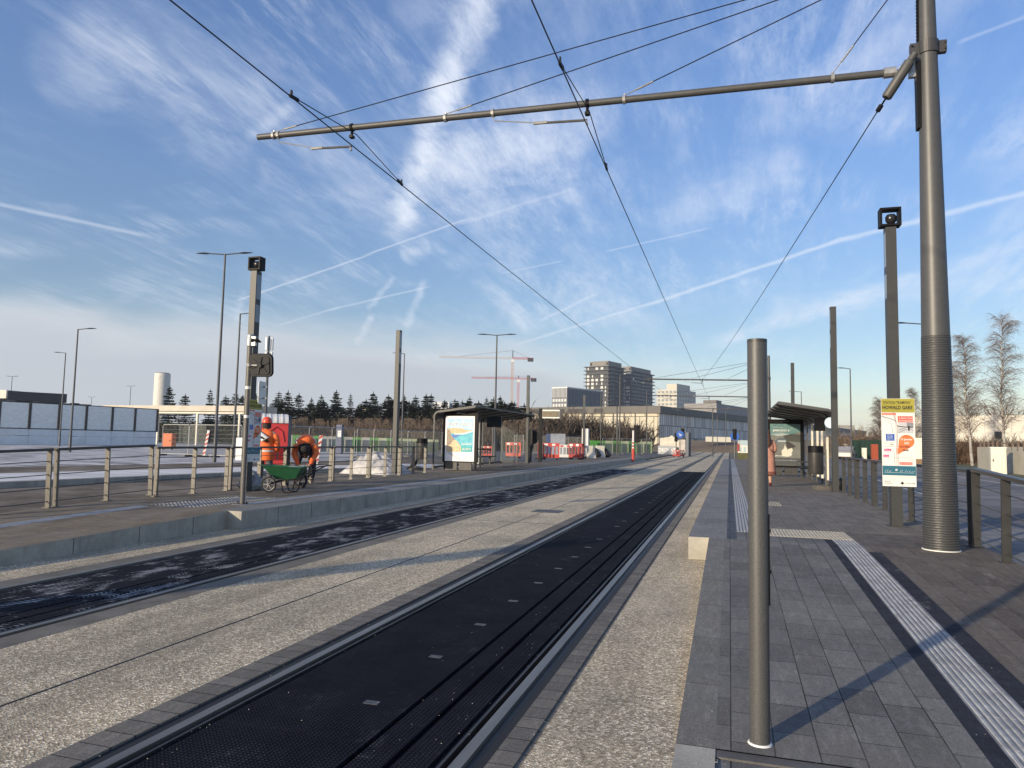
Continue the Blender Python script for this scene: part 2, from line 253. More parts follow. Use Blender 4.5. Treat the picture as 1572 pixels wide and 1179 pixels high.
# ---------------------------------------------------------------- mesh helpers
class MB:
    def __init__(s): s.v=[]; s.f=[]; s.m=[]
    def add(s,vs,fs,mi=0):
        o=len(s.v); s.v+= [tuple(v) for v in vs]; s.f+=[tuple(i+o for i in f) for f in fs]; s.m+=[mi]*len(fs); return s
    def bx(s,x0,x1,y0,y1,z0,z1,mi=0):
        return s.add([(x0,y0,z0),(x1,y0,z0),(x1,y1,z0),(x0,y1,z0),(x0,y0,z1),(x1,y0,z1),(x1,y1,z1),(x0,y1,z1)],
            [(0,3,2,1),(4,5,6,7),(0,1,5,4),(1,2,6,5),(2,3,7,6),(3,0,4,7)],mi)
    def box(s,c,d,mat3=None,mi=0):
        vs=[]
        for k in ((-1,-1,-1),(1,-1,-1),(1,1,-1),(-1,1,-1),(-1,-1,1),(1,-1,1),(1,1,1),(-1,1,1)):
            p=Vector([k[i]*d[i]/2 for i in range(3)]); p=(mat3@p) if mat3 else p; vs.append(Vector(c)+p)
        return s.add(vs,[(0,3,2,1),(4,5,6,7),(0,1,5,4),(1,2,6,5),(2,3,7,6),(3,0,4,7)],mi)
    def bar(s,a,b,w,h=None,mi=0,up=(0,0,1)):
        a=Vector(a); b=Vector(b); d=b-a; L=d.length; z=d/L; x=z.cross(Vector(up))
        if x.length<1e-4: x=z.cross(Vector((0,1,0)))
        x.normalize(); y=z.cross(x); return s.box((a+b)/2,(w,h or w,L),Matrix((x,y,z)).transposed(),mi)
    def tube(s,pts,r,n=8,mi=0,cap=True):
        pts=[Vector(p) for p in pts]; rs=r if isinstance(r,(list,tuple)) else [r]*len(pts); vs=[]; prev=None
        for i,p in enumerate(pts):
            t=(pts[min(i+1,len(pts)-1)]-pts[max(i-1,0)]).normalized()
            if prev is None:
                u=t.cross(Vector((0,0,1)))
                if u.length<1e-3: u=t.cross(Vector((0,1,0)))
            else: u=prev-t*prev.dot(t)
            u.normalize(); prev=u; w=t.cross(u)
            for k in range(n): a=2*PI*k/n; vs.append(p+(u*math.cos(a)+w*math.sin(a))*rs[i])
        fs=[]
        for i in range(len(pts)-1):
            for k in range(n): a=i*n+k; b=i*n+(k+1)%n; fs.append((a,b,b+n,a+n))
        if cap: fs.append(tuple(range(n-1,-1,-1))); fs.append(tuple(range((len(pts)-1)*n,len(pts)*n)))
        return s.add(vs,fs,mi)
    def lathe(s,prof,c=(0,0,0),n=20,mi=0,sx=1,sy=1):
        vs=[];fs=[]
        for r,z in prof:
            for k in range(n): a=2*PI*k/n; vs.append((c[0]+r*sx*math.cos(a),c[1]+r*sy*math.sin(a),c[2]+z))
        for i in range(len(prof)-1):
            for k in range(n): a=i*n+k; b=i*n+(k+1)%n; fs.append((a,b,b+n,a+n))
        fs.append(tuple(range(n-1,-1,-1))); fs.append(tuple(range((len(prof)-1)*n,len(prof)*n)))
        return s.add(vs,fs,mi)
    def prism(s,poly,z0,z1,mi=0):      # polygon in xy, counter-clockwise
        n=len(poly); vs=[(p[0],p[1],z0) for p in poly]+[(p[0],p[1],z1) for p in poly]
        return s.add(vs,[tuple(range(n-1,-1,-1)),tuple(range(n,2*n))]+[(i,(i+1)%n,(i+1)%n+n,i+n) for i in range(n)],mi)
    def prismY(s,poly,y0,y1,mi=0):     # polygon in xz
        n=len(poly); vs=[(p[0],y0,p[1]) for p in poly]+[(p[0],y1,p[1]) for p in poly]
        return s.add(vs,[tuple(range(n)),tuple(range(2*n-1,n-1,-1))]+[(i,i+n,(i+1)%n+n,(i+1)%n) for i in range(n)],mi)
    def prismX(s,poly,x0,x1,mi=0):     # polygon in yz
        n=len(poly); vs=[(x0,p[0],p[1]) for p in poly]+[(x1,p[0],p[1]) for p in poly]
        return s.add(vs,[tuple(range(n-1,-1,-1)),tuple(range(n,2*n))]+[(i,(i+1)%n,(i+1)%n+n,i+n) for i in range(n)],mi)
    def build(s,name,mats,parent=None,world=False,smooth=False,loc=(0,0,0),rz=0):
        me=bpy.data.meshes.new(name); vs=s.v
        if world:
            o=parent.location if parent else Vector(loc); vs=[(v[0]-o[0],v[1]-o[1],v[2]-o[2]) for v in vs]
        me.from_pydata(vs,[],s.f); 
        for m in (mats if isinstance(mats,(list,tuple)) else [mats]): me.materials.append(m)
        me.polygons.foreach_set('material_index',s.m)
        if smooth: me.polygons.foreach_set('use_smooth',[True]*len(me.polygons))
        me.update(); ob=bpy.data.objects.new(name,me); COL.objects.link(ob)
        if smooth:
            try: me.set_sharp_from_angle(angle=R(40))
            except Exception: pass
        if parent: ob.parent=parent
        if not (world and parent): ob.location=loc
        ob.rotation_euler=(0,0,rz); return ob
def tag(o,label,cat,group=None):
    o['label']=label; o['category']=cat
    if group: o['group']=group
    return o
def thing(name,label,cat,loc=(0,0,0),rz=0,group=None,sc=1):
    o=bpy.data.objects.new(name,None); COL.objects.link(o); o.location=loc; o.rotation_euler=(0,0,rz); o.scale=(sc,sc,sc); o.empty_display_size=.2; return tag(o,label,cat,group)
def struct(o): o['kind']='structure'; return o
def stuff(o): o['kind']='stuff'; return o
def dup(root,loc,rz=None,label=None,group=None,sc=None):
    r=root.copy(); COL.objects.link(r); r.location=loc
    if rz is not None: r.rotation_euler=(0,0,rz)
    if sc is not None: r.scale=(sc,sc,sc) if not isinstance(sc,tuple) else sc
    if label: r['label']=label
    if group: r['group']=group
    for ch in list(root.children):
        c=ch.copy(); COL.objects.link(c); c.parent=r
        for g in list(ch.children):
            d=g.copy(); COL.objects.link(d); d.parent=c
    return r
def text(body,w,loc,mt,parent,h=None,rot=(PI/2,0,0),name='lettering',align='LEFT',bold=0.0,shear=0.0):
    cu=bpy.data.curves.new('t','FONT'); cu.body=body; cu.size=1; cu.extrude=0; cu.offset=bold; cu.shear=shear; cu.resolution_u=2
    ob=bpy.data.objects.new('t',cu); COL.objects.link(ob); bpy.context.view_layer.update()
    me=bpy.data.meshes.new_from_object(ob.evaluated_get(bpy.context.evaluated_depsgraph_get())); bpy.data.objects.remove(ob)
    xs=[v.co.x for v in me.vertices]; ys=[v.co.y for v in me.vertices]; x0,x1,y0,y1=min(xs),max(xs),min(ys),max(ys)
    sx=w/(x1-x0); sy=(h/(y1-y0)) if h else sx
    for v in me.vertices: v.co.x=(v.co.x-x0)*sx; v.co.y=(v.co.y-y0)*sy
    me.materials.append(mt); o=bpy.data.objects.new(name,me); COL.objects.link(o); o.parent=parent; o.location=loc; o.rotation_euler=rot; return o
ORD='first second third fourth fifth sixth seventh eighth ninth tenth eleventh twelfth thirteenth fourteenth fifteenth sixteenth seventeenth eighteenth nineteenth twentieth'.split()
def nth(i):
    if i<20: return ORD[i]
    t=['twenty','thirty','forty','fifty','sixty'][(i+1)//10-2]; u=(i+1)%10
    return t+'-'+ORD[u-1] if u else ['twentieth','thirtieth','fortieth','fiftieth','sixtieth'][(i+1)//10-2]
# ================================================================ GROUND
ZT=-.28
def sheet(name,x0,x1,y0,y1,z,m,nx=1,ny=1):
    b=MB(); b.add([(x0,y0,z),(x1,y0,z),(x1,y1,z),(x0,y1,z)],[(0,1,2,3)]); return struct(b.build(name,m))
sheet('ground',-3000,3000,-300,4000,-.33,EARTH)
RL=[-6.41,-4.98,-2.61,-1.175]      # rail centre lines
EP=40.0                              # end of the rubber panels
def hgL(y): return min(0,(y-9.55)*.03)
def hgt(y): return max(-.27,min(0,(y-9.55)*.27/5.87)) if y<9.55 else 0.0
bed=MB()
for x0,x1 in ((-7.6,-6.75),(-4.66,-2.93),(-.90,-.1)): bed.bx(x0,x1,-4,170,-.32,ZT)
bed.bx(-6.30,-5.09,EP,170,-.32,ZT); bed.bx(-2.50,-1.285,EP,170,-.32,ZT)
struct(bed.build('track_bed_concrete',A_CONC))
j=MB(); j.bx(-3.70,-3.685,-4,EP+20,-.31,ZT+.002); 
for y in (12.5,25.4,38,52): j.bx(-4.66,-2.93,y,y+.012,-.31,ZT+.002)
struct(j.build('expansion_joint',GROOVE))
m_=MB()
for x0,x1 in ((-6.75,-6.48),(-4.91,-4.66)): m_.bx(x0,x1,-4,170,-.32,ZT+.001)
struct(m_.build('mortar_strip',MORTAR))
s_=MB()
for x0,x1 in ((-2.93,-2.74),(-1.05,-.93)): s_.bx(x0,x1,-4,170,-.32,ZT+.004)
s_.bx(-.93,-.90,-4,170,-.32,ZT-.004); struct(s_.build('stone_sett_row',SETT))
for x in RL:
    side=-1 if x in (RL[0],RL[2]) else 1   # outer side
    r=MB(); f=-side                        # groove lies on the inner side
    def seg(a,b,z1,mi): r.bx(min(x+a,x+b),max(x+a,x+b),-4,170,-.42,z1,mi)
    seg(side*.035,f*.022,ZT+.010,0); seg(f*.022,f*.060,ZT-.035,1); seg(f*.060,f*.075,ZT+.004,2); seg(side*.035,side*.07,ZT-.012,2); seg(f*.075,f*.108,ZT-.02,1)
    struct(r.build('tram_rail',[STEEL,GROOVE,RAILSIDE]))
fl=MB()
for x0,x1 in ((-6.48,-6.46),(-2.74,-2.68),(-1.105,-1.05),(-4.93,-4.91)): fl.bx(x0,x1,-4,170,-.4,ZT-.008)
struct(fl.build('rail_filler',BLACKR))
def panels(x0,x1,m,nm):
    w=x1-x0; s1=x0+w*.70; s2=x0+w*.855; b=MB()
    y=-4.0
    while y<EP:
        y2=min(y+1.8,EP)
        for a,c in ((x0,s1-.016),(s1+.016,s2-.016),(s2+.016,x1)): b.bx(a,c,y,y2-.004,-.36,ZT+.003)
        if m is PAN_N:
            for yy in (y+.45,y+1.35):
                if (int(yy*7.3)%5)==0: continue
                b.bx(x0+w*.47,x0+w*.47+.085,yy,yy+.05,ZT,ZT+.0055,1)
        y=y2
    b.bx(x0,x1,-4,EP,-.43,-.362,2)
    struct(b.build(nm,[m,mat('worn_cover_plate',(.07,.072,.082),.6,var=.4,vs=30),GROOVE]))
panels(-6.30,-5.088,PAN_F,'frosted_rubber_track_panel'); panels(-2.50,-1.285,PAN_N,'black_rubber_track_panel')
# platforms
def platform(name,mx,strips,edge_far,edge_ramp,outer,y_end,hgt=hgt,Y0=3.68):
    b=MB(); sgn=1 if mx(1)>mx(0) else -1; hz=hgt(Y0)
    ys=[3.68,9.55,y_end]
    def strip(x0,x1,y0,y1,mi,dz=0.,th=.0):
        a,c=sorted((mx(x0),mx(x1))); cuts=[y0]+[q for q in (9.55,) if y0<q<y1]+[y1]
        for p,q in zip(cuts,cuts[1:]): b.add([(a,p,hgt(p)+dz),(c,p,hgt(p)+dz),(c,q,hgt(q)+dz),(a,q,hgt(q)+dz)],[(0,1,2,3)],mi)
    for t in strips: strip(*t)
    # risers
    e=mx(edge_far); r=mx(edge_ramp); o=mx(outer)
    b.add([(e,9.55,-.34),(e,y_end,-.34),(e,y_end,0),(e,9.55,0)],[(0,1,2,3) if sgn<0 else (3,2,1,0)],1)
    b.add([(r,Y0,-.34),(r,9.55,-.34),(r,9.55,0),(r,Y0,hz)],[(0,1,2,3) if sgn<0 else (3,2,1,0)],1)
    b.add([(e,9.55,-.34),(r,9.55,-.34),(r,9.55,0),(e,9.55,0)],[(0,1,2,3)],1)
    b.add([(o,Y0,-.34),(o,y_end,-.34),(o,y_end,0),(o,9.55,0),(o,Y0,hz)],[(0,1,2,3,4)],1)
    b.add([(e,y_end,-.34),(o,y_end,-.34),(o,y_end,0),(e,y_end,0)],[(0,1,2,3)],1)
    return struct(b.build(name,[PAV_EDGE,KERB,PAV_RAMP,DARKSTRIP,PAV_PLAT,PAV_BROWN,BLUESTRIP,TACT_B,PAV_LEFT,BEIGE,RAMP_EDGE]))
Rm=lambda x:x
YE=66.0
strR=[(-.51,-.04,9.55,YE,0),(-.04,.085,9.55,YE,6),(.085,.355,10.38,YE,7),(.085,.355,9.55,10.38,2),(.355,1.14,9.55,10.08,2),(.355,1.14,11.02,YE,4),(1.14,2.95,11.02,YE,4),(.355,1.24,10.08,11.02,9),(1.24,1.52,10.08,11.02,9),
 (1.14,1.24,3.68,10.08,3),(1.24,1.52,3.68,10.08,7),(1.52,1.66,3.68,9.2,3),(1.52,1.66,9.2,11.02,5),(1.66,2.95,3.68,11.02,5),
 (-.255,-.07,3.68,9.55,10),(-.07,1.14,3.68,9.55,2)]
platform('right_platform',Rm,strR,-.51,-.255,2.95,YE)
Lm=lambda x:-7.76-x
strL=[(-.51,-.04,9.55,YE,0),(-.04,.085,9.55,YE,8),(.085,.355,10.38,YE,7),(.085,.355,9.55,10.38,8),(.355,2.6,9.55,YE,8),
 (-.255,1.24,.5,9.55,8),(1.24,1.52,.5,9.55,7),(1.52,2.6,.5,9.55,8)]
platform('left_platform',Lm,strL,-.51,-.255,2.6,YE,hgL,.5)
def ridges(name,mx,x0,x1,y0,y1,n,m,w=.42,hgt=hgt):
    b=MB(); p=(x1-x0)/n
    L0=y0
    cuts=[]
    y=y0
    while y<y1-.01:
        q=min(y+.4,y1); q2=q-.006
        for k in range(n):
            a,c=sorted((mx(x0+p*k+p*(1-w)/2),mx(x0+p*k+p*(1+w)/2))); z0,z1=hgt(y),hgt(q2)
            t=.005
            b.add([(a,y,z0),(c,y,z0),(c,q2,z1),(a,q2,z1),(a+.004,y,z0+t),(c-.004,y,z0+t),(c-.004,q2,z1+t),(a+.004,q2,z1+t)],[(4,5,6,7),(0,1,5,4),(1,2,6,5),(2,3,7,6),(3,0,4,7)])
        y=q
    return struct(b.build(name,m))
ridges('tactile_strip',Rm,1.245,1.515,3.68,10.08,7,TACT,.6); ridges('tactile_strip',Rm,.09,.35,10.40,40,6,TACT,.6); ridges('tactile_strip',Rm,.36,1.5,10.12,10.98,26,BEIGE,.55)
ridges('tactile_strip',Rm,.38,1.0,15.2,16.3,12,BEIGE,.55); ridges('tactile_strip',Lm,.09,.35,10.4,40,6,TACT,.6); ridges('tactile_strip',Lm,1.245,1.515,.5,9.55,7,TACT,.6,hgL)
b=MB()                                     # warning studs near the left platform head
for i in range(26):
    for k in range(11):
        x=-8.3-.085*k; y=9.75+.085*i; b.lathe([(.024,0),(.016,.006)],(x,y,.0005),6)
struct(b.build('tactile_studs',TACT))
b=MB(); b.bx(-.07,2.95,3.60,3.68,-.36,-.275); struct(b.build('ramp_end_kerb',mk_concrete('dark_kerb',(.12,.115,.11))))
b=MB(); b.bx(-.255,-.07,-3,3.68,-.33,-.272); struct(b.build('kerb_line',KERB))
b=MB(); b.bx(-.07,2.95,-3,3.60,-.33,-.285); struct(b.build('pavement',PAV_RAMP))
b=MB()
for k in range(56):
    y=10.5+k; b.bx(-7.255,-7.2475,y,y+.008,-.28,.001); b.bx(-.5125,-.505,y,y+.008,-.28,.001)
for k in range(9): y=.8+k; b.bx(-7.51,-7.5025,y,y+.008,-.28,hgL(y)-.004)
struct(b.build('kerb_joint',mat('dark_joint',(.05,.045,.04),.9)))
dq=G(841,785,-.28); b=MB(); b.bx(dq.x-.3,dq.x+.3,dq.y-.3,dq.y+.3,-.3,-.276); tag(b.build('drain_cover',mat('drain_iron',(.10,.09,.08),.6,metal=.4,var=.3,vs=9)),'small square iron drain cover in the concrete between the tracks','drain cover')
b=MB(); rg=random.Random(77)
for k in range(750):
    y=2.5+14*rg.random()**1.6; x=rg.uniform(-6.6,2.6) if rg.random()<.5 else rg.choice((-2.5,-1.3,-.3,-1.55,1.55,-5.0,-.1))+rg.gauss(0,.05); 
    z=ZT+.006 if x<-.5 else (None if x<-.255 else hgt(y))
    if z is None or x<-6.9: continue
    q=rg.uniform(.0015,.0036); b.add([(x-q,y,z),(x,y-q,z),(x+q,y,z),(x,y+q,z),(x,y,z+q)],[(0,1,4),(1,2,4),(2,3,4),(3,0,4)])
o_=stuff(tag(b.build('grit',mat('pale_grit',(.45,.43,.39),.9,var=.4,vs=80)),'scattered pale grit on the tracks and ramp paving','grit'))
# roads left
def poly(name,pts,z,m,th=None):
    b=MB(); 
    if th is None: b.add([(x,y,z) for x,y in pts],[tuple(range(len(pts)))])
    else: b.prism(pts,z-th,z)
    return struct(b.build(name,m))
poly('left_road',[(-10.36,-6),(-10.36,66),(-7.2,66),(-7.2,110),(-120,200),(-120,-6)],-.20,ASPH_W)
poly('dark_crossing_road',[(-7.6,66),(-7.6,118),(-60,160),(-90,90),(-40,58),(-16,46),(-10.4,47),(-10.4,66)],-.195,ASPH)
poly('traffic_island',[(-17.3,8),(-15.9,19.5),(-14.9,26),(-13.6,30.5),(-14.6,32),(-17.6,27),(-19.8,18),(-21.5,8)],-.05,KERB,.16)
poly('frosted_island_top',[(-17.5,8),(-16.1,19.5),(-15.1,26),(-13.9,30.5),(-14.7,31.6),(-17.5,26.8),(-19.6,18),(-21.3,8)],-.046,FROSTW)
poly('frosted_square',[(-27.5,10),(-26,22),(-24,30),(-22,38),(-25,50),(-44,88),(-110,100),(-110,10)],-.19,FROST)
poly('frosted_patch',[(-16.6,30.5),(-13.5,32.4),(-13.0,35),(-14,37),(-18,36)],-.188,FROSTW)
# right road
poly('right_road',[(2.96,-6),(2.96,200),(14,200),(14.6,56),(13.4,42),(13.2,-6)],-.20,ASPH_R)
b=MB(); b.add([(10.6,-4,-.196),(10.75,-4,-.196),(11.4,48,-.196),(11.25,48,-.196)],[(0,1,2,3)]); b.add([(5.5,22,-.196),(5.6,22,-.196),(6.4,40,-.196),(6.3,40,-.196)],[(0,1,2,3)]); struct(b.build('road_marking',mat('worn_road_paint',(.5,.5,.48),.7,var=.25,vs=4)))
poly('right_verge',[(14,200),(60,200),(60,30),(13.2,-6),(13.4,42),(14.6,56)],-.12,GRASS,.2)
# ================================================================ OVERHEAD LINE
def mast(loc,tipx,label,near=False,armz=5.93,Htop=7.7,r0=.19,r1=.085):
    t=thing('catenary_mast',label,'tram mast',loc,group='masts carrying the overhead wires')
    def rad(z): return r0+(r1-r0)*z/Htop
    if near:
        b=MB(); b.lathe([(rad(z),z) for z in (0,1,2,2.52)],n=40); b.build('sleeve',SLEEVE,t,smooth=True)
        b=MB(); b.lathe([(rad(2.52)-.003,2.52)]+[(rad(z)-.003,z) for z in (3.5,5,6.5,Htop)],n=40); b.build('shaft',mat('mast_smooth_paint',(.075,.076,.077),.45,metal=.12,var=.08,vs=14),t,smooth=True)
        b=MB(); b.lathe([(rad(0)+.012,0),(rad(0)+.012,.012)],n=40); b.build('grout_ring',WHITE,t)
        b=MB(); b.lathe([(rad(6.12)+.014,6.04),(rad(6.12)+.014,6.20)],n=32)
        for s in (-1,1):
            b.bx(s*.15-.05 if s<0 else .10,s*.15+.05 if s>0 else -.10,-.035,.035,6.045,6.195)
            for q in (6.08,6.16): b.tube([(s*.185,-.07,q),(s*.185,.07,q)],.012,6)
        b.build('clamp_collar',GREYD,t)
        b=MB(); b.bx(-rad(5.6)-.03,-rad(5.6)+.02,-.06,.06,5.1,5.95)
        z=5.12
        while z<7.5: b.bx(-rad(z)-.016,-rad(z)+.01,-.03,.03,z,z+.028); z+=.045
        b.build('cable_rail',BLACK,t)
    else:
        b=MB(); b.lathe([(rad(0),0),(rad(Htop),Htop)],n=12); b.build('shaft',GREY,t,smooth=True)
        b=MB(); b.lathe([(.13,armz-.05),(.13,armz+.2)],n=10); b.build('clamp_collar',GREYD,t)
    L=tipx-loc[0]; xa=-.22 if near else 0
    b=MB(); b.tube([(xa-.25,0,armz-.06),(L,0,armz+.10)],.048 if near else .055,14); b.build('cross_arm',GREY,t,smooth=True)
    def az(x): return armz-.06+(.16)*(x-xa)/(L-xa)
    if near:
        b=MB(); b.tube([(xa-.28,0,armz-.06),(xa-.14,0,armz-.06)],.066,12); b.tube([(xa-.14,0,armz-.06),(xa+.08,0,armz-.05)],.026,10); b.bx(xa+.0,xa+.12,-.03,.03,armz-.16,armz+.12); b.build('arm_hinge',GALV,t)
        b=MB(); b.tube([(xa-.10,0,armz-.05),(xa-.04,0,armz-.045)],.05,10); b.build('insulator',WHITE,t)
        b=MB(); b.bx(-rad(6)-.04,-rad(6)+.02,-.05,.05,armz-.22,armz+.2); b.build('bracket',GREYD,t)
    hx=[-7.04-loc[0],-4.05-loc[0],-1.38-loc[0],1.28-loc[0]] if near else [L+.6,L*.62,L*.33]
    for x in hx:
        b=MB(); top=Vector((0,0,Htop-.28)); a=Vector((x,0,az(x)+.06)); d=(top-a).normalized()
        b.tube([a,a+d*.35],.007 if near else .01,6,1); b.tube([a+d*.18,a+d*.42],.014,8,1); b.tube([a+d*.40,top],.0075 if near else .012,6,0)
        b.tube([(x-.02,0,az(x)),(x+.02,0,az(x))],.062,10,1); b.tube([(x,0,az(x)+.04),(x,0,az(x)+.085)],.012,6,1)
        b.build('stay_cable',[WIREM,GALV],t)
    for wx,sx in ((-5.62,-6.95),(-1.9,-3.3)):
        if wx<tipx: continue
        x=wx-loc[0]; s=sx-loc[0]; b=MB(); q=az(s)
        b.tube([(s,-.0,q-.06),(s+.02,0,q-.12),(s+.72,0,armz-.20)],.008,6,1); b.tube([(s+.70,0,armz-.2),(x,0,armz-.235)],.019,8,0); b.tube([(s-.02,0,q),(s+.02,0,q)],.062,10,1); b.tube([(x-.02,0,armz-.22),(x,0,armz-.30)],.018,6,1); b.tube([(s+.62,0,armz-.195),(s+.82,0,armz-.20)],.024,8,1)
        b.build('steady_arm',[GREY,GALV],t)
        b=MB(); b.tube([(x-.02,0,az(x)),(x+.02,0,az(x))],.064,10); b.tube([(x,0,az(x)-.05),(x,0,az(x)-.14)],.022,8); b.bx(x-.03,x+.03,-.04,.04,az(x)-.17,az(x)-.13); b.build('wire_hanger',BLACK,t)
    return t
n=NT('ringed_sleeve_paint',.42,.5); n.b.inputs['Metallic'].default_value=.25; w=n.new('ShaderNodeTexWave',wave_type='BANDS',bands_direction='Z'); n.L.new(n.tc,w.inputs[0]); w.inputs['Scale'].default_value=11; w.inputs['Distortion'].default_value=2.2; w.inputs['Detail'].default_value=3; w.inputs['Detail Scale'].default_value=1.5
n.color(n.mix(w.outputs[1],(.05,.05,.05),(.085,.085,.083))); n.bump(w.outputs[1],.5,.01); SLEEVE=n.m
MX,MY=2.37,9.62
mast((MX,MY,0),-7.34,'thick grey tapering mast beside the right railing holding a long cross arm',True)
b=MB(); a=Vector((MX-.17,MY-.12,6.02)); e=Vector((MX-.40,MY-.05,5.60))
tm=thing('spring_tensioner','grey barrel tensioner hanging from the thick mast below its arm','tensioner',a)
dr=Vector((-.33,.05,-.52)).normalized(); b.tube([a,a+dr*.1,a+dr*.12,a+dr*.58,a+dr*.6],[.04,.04,.062,.062,.05],16); b.build('barrel',GREY,tm,world=True,smooth=True)
b=MB(); b.tube([a+dr*.6,a+dr*.8],.012,6); b.tube([a+dr*.70,a+dr*.78],.03,8); b.build('shackle',BLACK,tm,world=True)
far_arm=Vector((-1.95,54.5,5.95))
b=MB(); st=a+dr*.78
b.tube([st.lerp(far_arm,k/12)-Vector((0,0,.25*math.sin(PI*k/12))) for k in range(13)],.008,6)
tag(b.build('anchor_cable',WIREM),'dark cable running from the barrel tensioner down to the far mast arm','cable')
mast((2.72,54.5,0),-6.1,'grey mast far along the right platform, nearest of the three distant ones',armz=5.95,r0=.16)
mast((2.75,73,0),-7.2,'grey distant mast behind the right shelter, middle one of the three',armz=5.95,r0=.16)
mast((2.8,93,-.2),-6.6,'grey distant mast beyond the right platform, farthest of the three',armz=5.9,r0=.16)
def contact_wire(X,zc,label):
    t=thing('contact_wire',label,'overhead wire',(X,0,zc),group='contact wires over the tracks'); b=MB()
    b.tube([(0,-3,.03),(0,MY,0),(0,32,-.02),(0,54.5,0),(0,73,0),(0,93,0),(0,170,0)],.009,6); b.build('wire',WIREM,t)
    for Y,w in ((MY,1.7),(54.5,1.7),(73,1.7),(93,1.7)):
        b=MB(); h=.20
        b.tube([(0,Y-w,.01),(0,Y-w+.12,.03),(.03,Y,h),(0,Y+w-.12,.03),(0,Y+w,.01)],.007,6)
        for s in (-1,1): b.box((0,Y+s*(w-.08),.02),(.03,.2,.04),Matrix.Rotation(R(-7*s),3,'X')); b.box((0,Y+s*(w-.02),.05),(.02,.03,.09))
        b.build('bridle',BLACK,t)
contact_wire(-5.57,5.68,'black contact wire above the left track with short bridle at the arm')
contact_wire(-1.90,5.62,'black contact wire above the right track with short bridle at the arm')
# ================================================================ POSTS AND MASTS
t=thing('bollard_post','tall plain round grey post standing alone on the near ramp','post',(.135,3.80,hgt(3.8)))
b=MB(); b.lathe([(.048,0),(.048,1.955),(.0475,1.96)],n=40); b.build('shaft',mat('flecked_grey_paint',(.080,.080,.080),.45,metal=.12,var=.3,vs=260,bump=.1,bs=500,vd=1),t,smooth=True)
b=MB(); b.lathe([(.058,0),(.053,.008)],n=40); b.build('grout_ring',WHITE,t)
b=MB(); 
for z in (.82,1.02): b.tube([(.040,.0,z),(.058,.0,z)],.009,8)
b.bx(.044,.053,-.012,.012,.66,1.10); b.build('service_slot',BLACK,t)
b=MB(); b.tube([(-.0,.0,1.955),(0,0,1.972)],.0485,40); b.build('top_cap',GREYD,t)
GREYM=mat('mast_dark_paint',(.043,.044,.045),.5,metal=.05,var=.1,vs=12)
def info_mast(loc,label,H=4.95,camera=False,w=.14,side=1):
    t=thing('info_mast',label,'mast',loc,group='slim square masts on the platforms')
    b=MB(); b.bx(-w/2,w/2,-.09,.09,0,H); b.build('shaft',GREYM,t)
    b=MB(); b.bx(-w/2-.05,w/2+.05,-.14,.14,0,.012); b.build('base_plate',GREYD,t)
    for z0,z1 in ((H-.62,H-.08),(H-1.12,H-.74)):
        b=MB(); x=side*(w/2+.002); b.bx(min(x,x-side*.01),max(x,x-side*.01),-.07,.07,z0,z1); b.build('light_panel',mat('lamp_lens',(.20,.24,.29),.25),t)
    if camera:
        b=MB(); z=H+.02
        for q in ((-.15,-.12,z,z+.29),(.12,.15,z,z+.29)): b.bx(q[0],q[1],-.10,.10,q[2],q[3])
        b.bx(-.12,.12,-.10,.10,z,z+.03); b.bx(-.12,.12,-.10,.10,z+.26,z+.29); b.build('camera_housing',BLACK,t)
        c=MB(); c.lathe([(.0,-.08),(.05,-.07),(.08,-.03),(.085,.03),(.06,.07),(.0,.085)],(.02,0,z+.125),14); cc=c.build('dome_camera',mat('camera_black',(.02,.02,.022),.25),t,smooth=True)
    return t
info_mast((2.42,12.25,0),'square grey mast carrying the yellow and white station notice',4.62,True,.15,-1)
info_mast((2.70,20.95,0),'square grey mast beside the round bin before the right shelter',4.98,w=.15,side=-1)
info_mast((2.66,33.6,0),'square grey mast seen above the right shelter roof, left of a lamp',4.85,side=-1); 
info_mast((-9.87,13.1,0),'square grey mast with camera beside the traffic mirror on the left platform',4.75,True,.15)
for y,l in ((21.8,'square grey mast in front of the railing, left of the left shelter'),(38.1,'square grey mast right behind the left shelter with a black disc'),(54.1,'square grey mast beside the white panel on the left platform'),(71,'thin far square mast beyond the left platform, right of the white panel')):
    info_mast((-10.65,y,0),l,4.82)
t=thing('unseen_shadow_slab','unseen grey totem at the head of the left platform ramp, left of the photo frame','shadow_caster',(-8.25,.45,-.27))  # unseen slab, added only to cast a shadow band across the track concrete
b=MB(); b.bx(-.24,.24,-.05,.05,.1,3.1); b.build('board',GREY,t); b=MB(); b.bx(-.2,-.1,-.04,.04,0,.1); b.bx(.1,.2,-.04,.04,0,.1); b.build('foot',GREYD,t)
# round signal post with mirror
t=thing('round_post','slim round steel post with bolted foot at the left platform head','post',(-8.01,10.56,0))
b=MB(); b.tube([(0,0,0),(0,0,2.93)],.041,16); b.build('shaft',GREYL,t,smooth=True)
b=MB(); b.lathe([(.10,0),(.10,.015)],n=12)
for k in range(4): b.lathe([(.014,0),(.014,.05)],(.07*math.cos(k*PI/2+.7),.07*math.sin(k*PI/2+.7),0),8)
b.build('foot_flange',GREYD,t)
b=MB()
for z in (1.48,1.98): b.lathe([(.046,z),(.046,z+.05)],n=14)
b.build('band',WHITE,t)
b=MB(); b.lathe([(.045,2.72),(.055,2.74),(.055,2.92),(.045,2.94)],n=14); b.bx(.03,.12,-.03,.03,2.74,2.9); b.build('clamp',GALV,t)
b=MB(); b.tube([(.05,0,2.83),(.15,.0,2.83),(.22,0,2.80)],[.05,.035,.01],8); b.build('loudspeaker',BLACK,t)
t=thing('traffic_mirror','black ribbed back of a traffic mirror clamped to the round post','mirror',(-7.80,10.60,2.40))
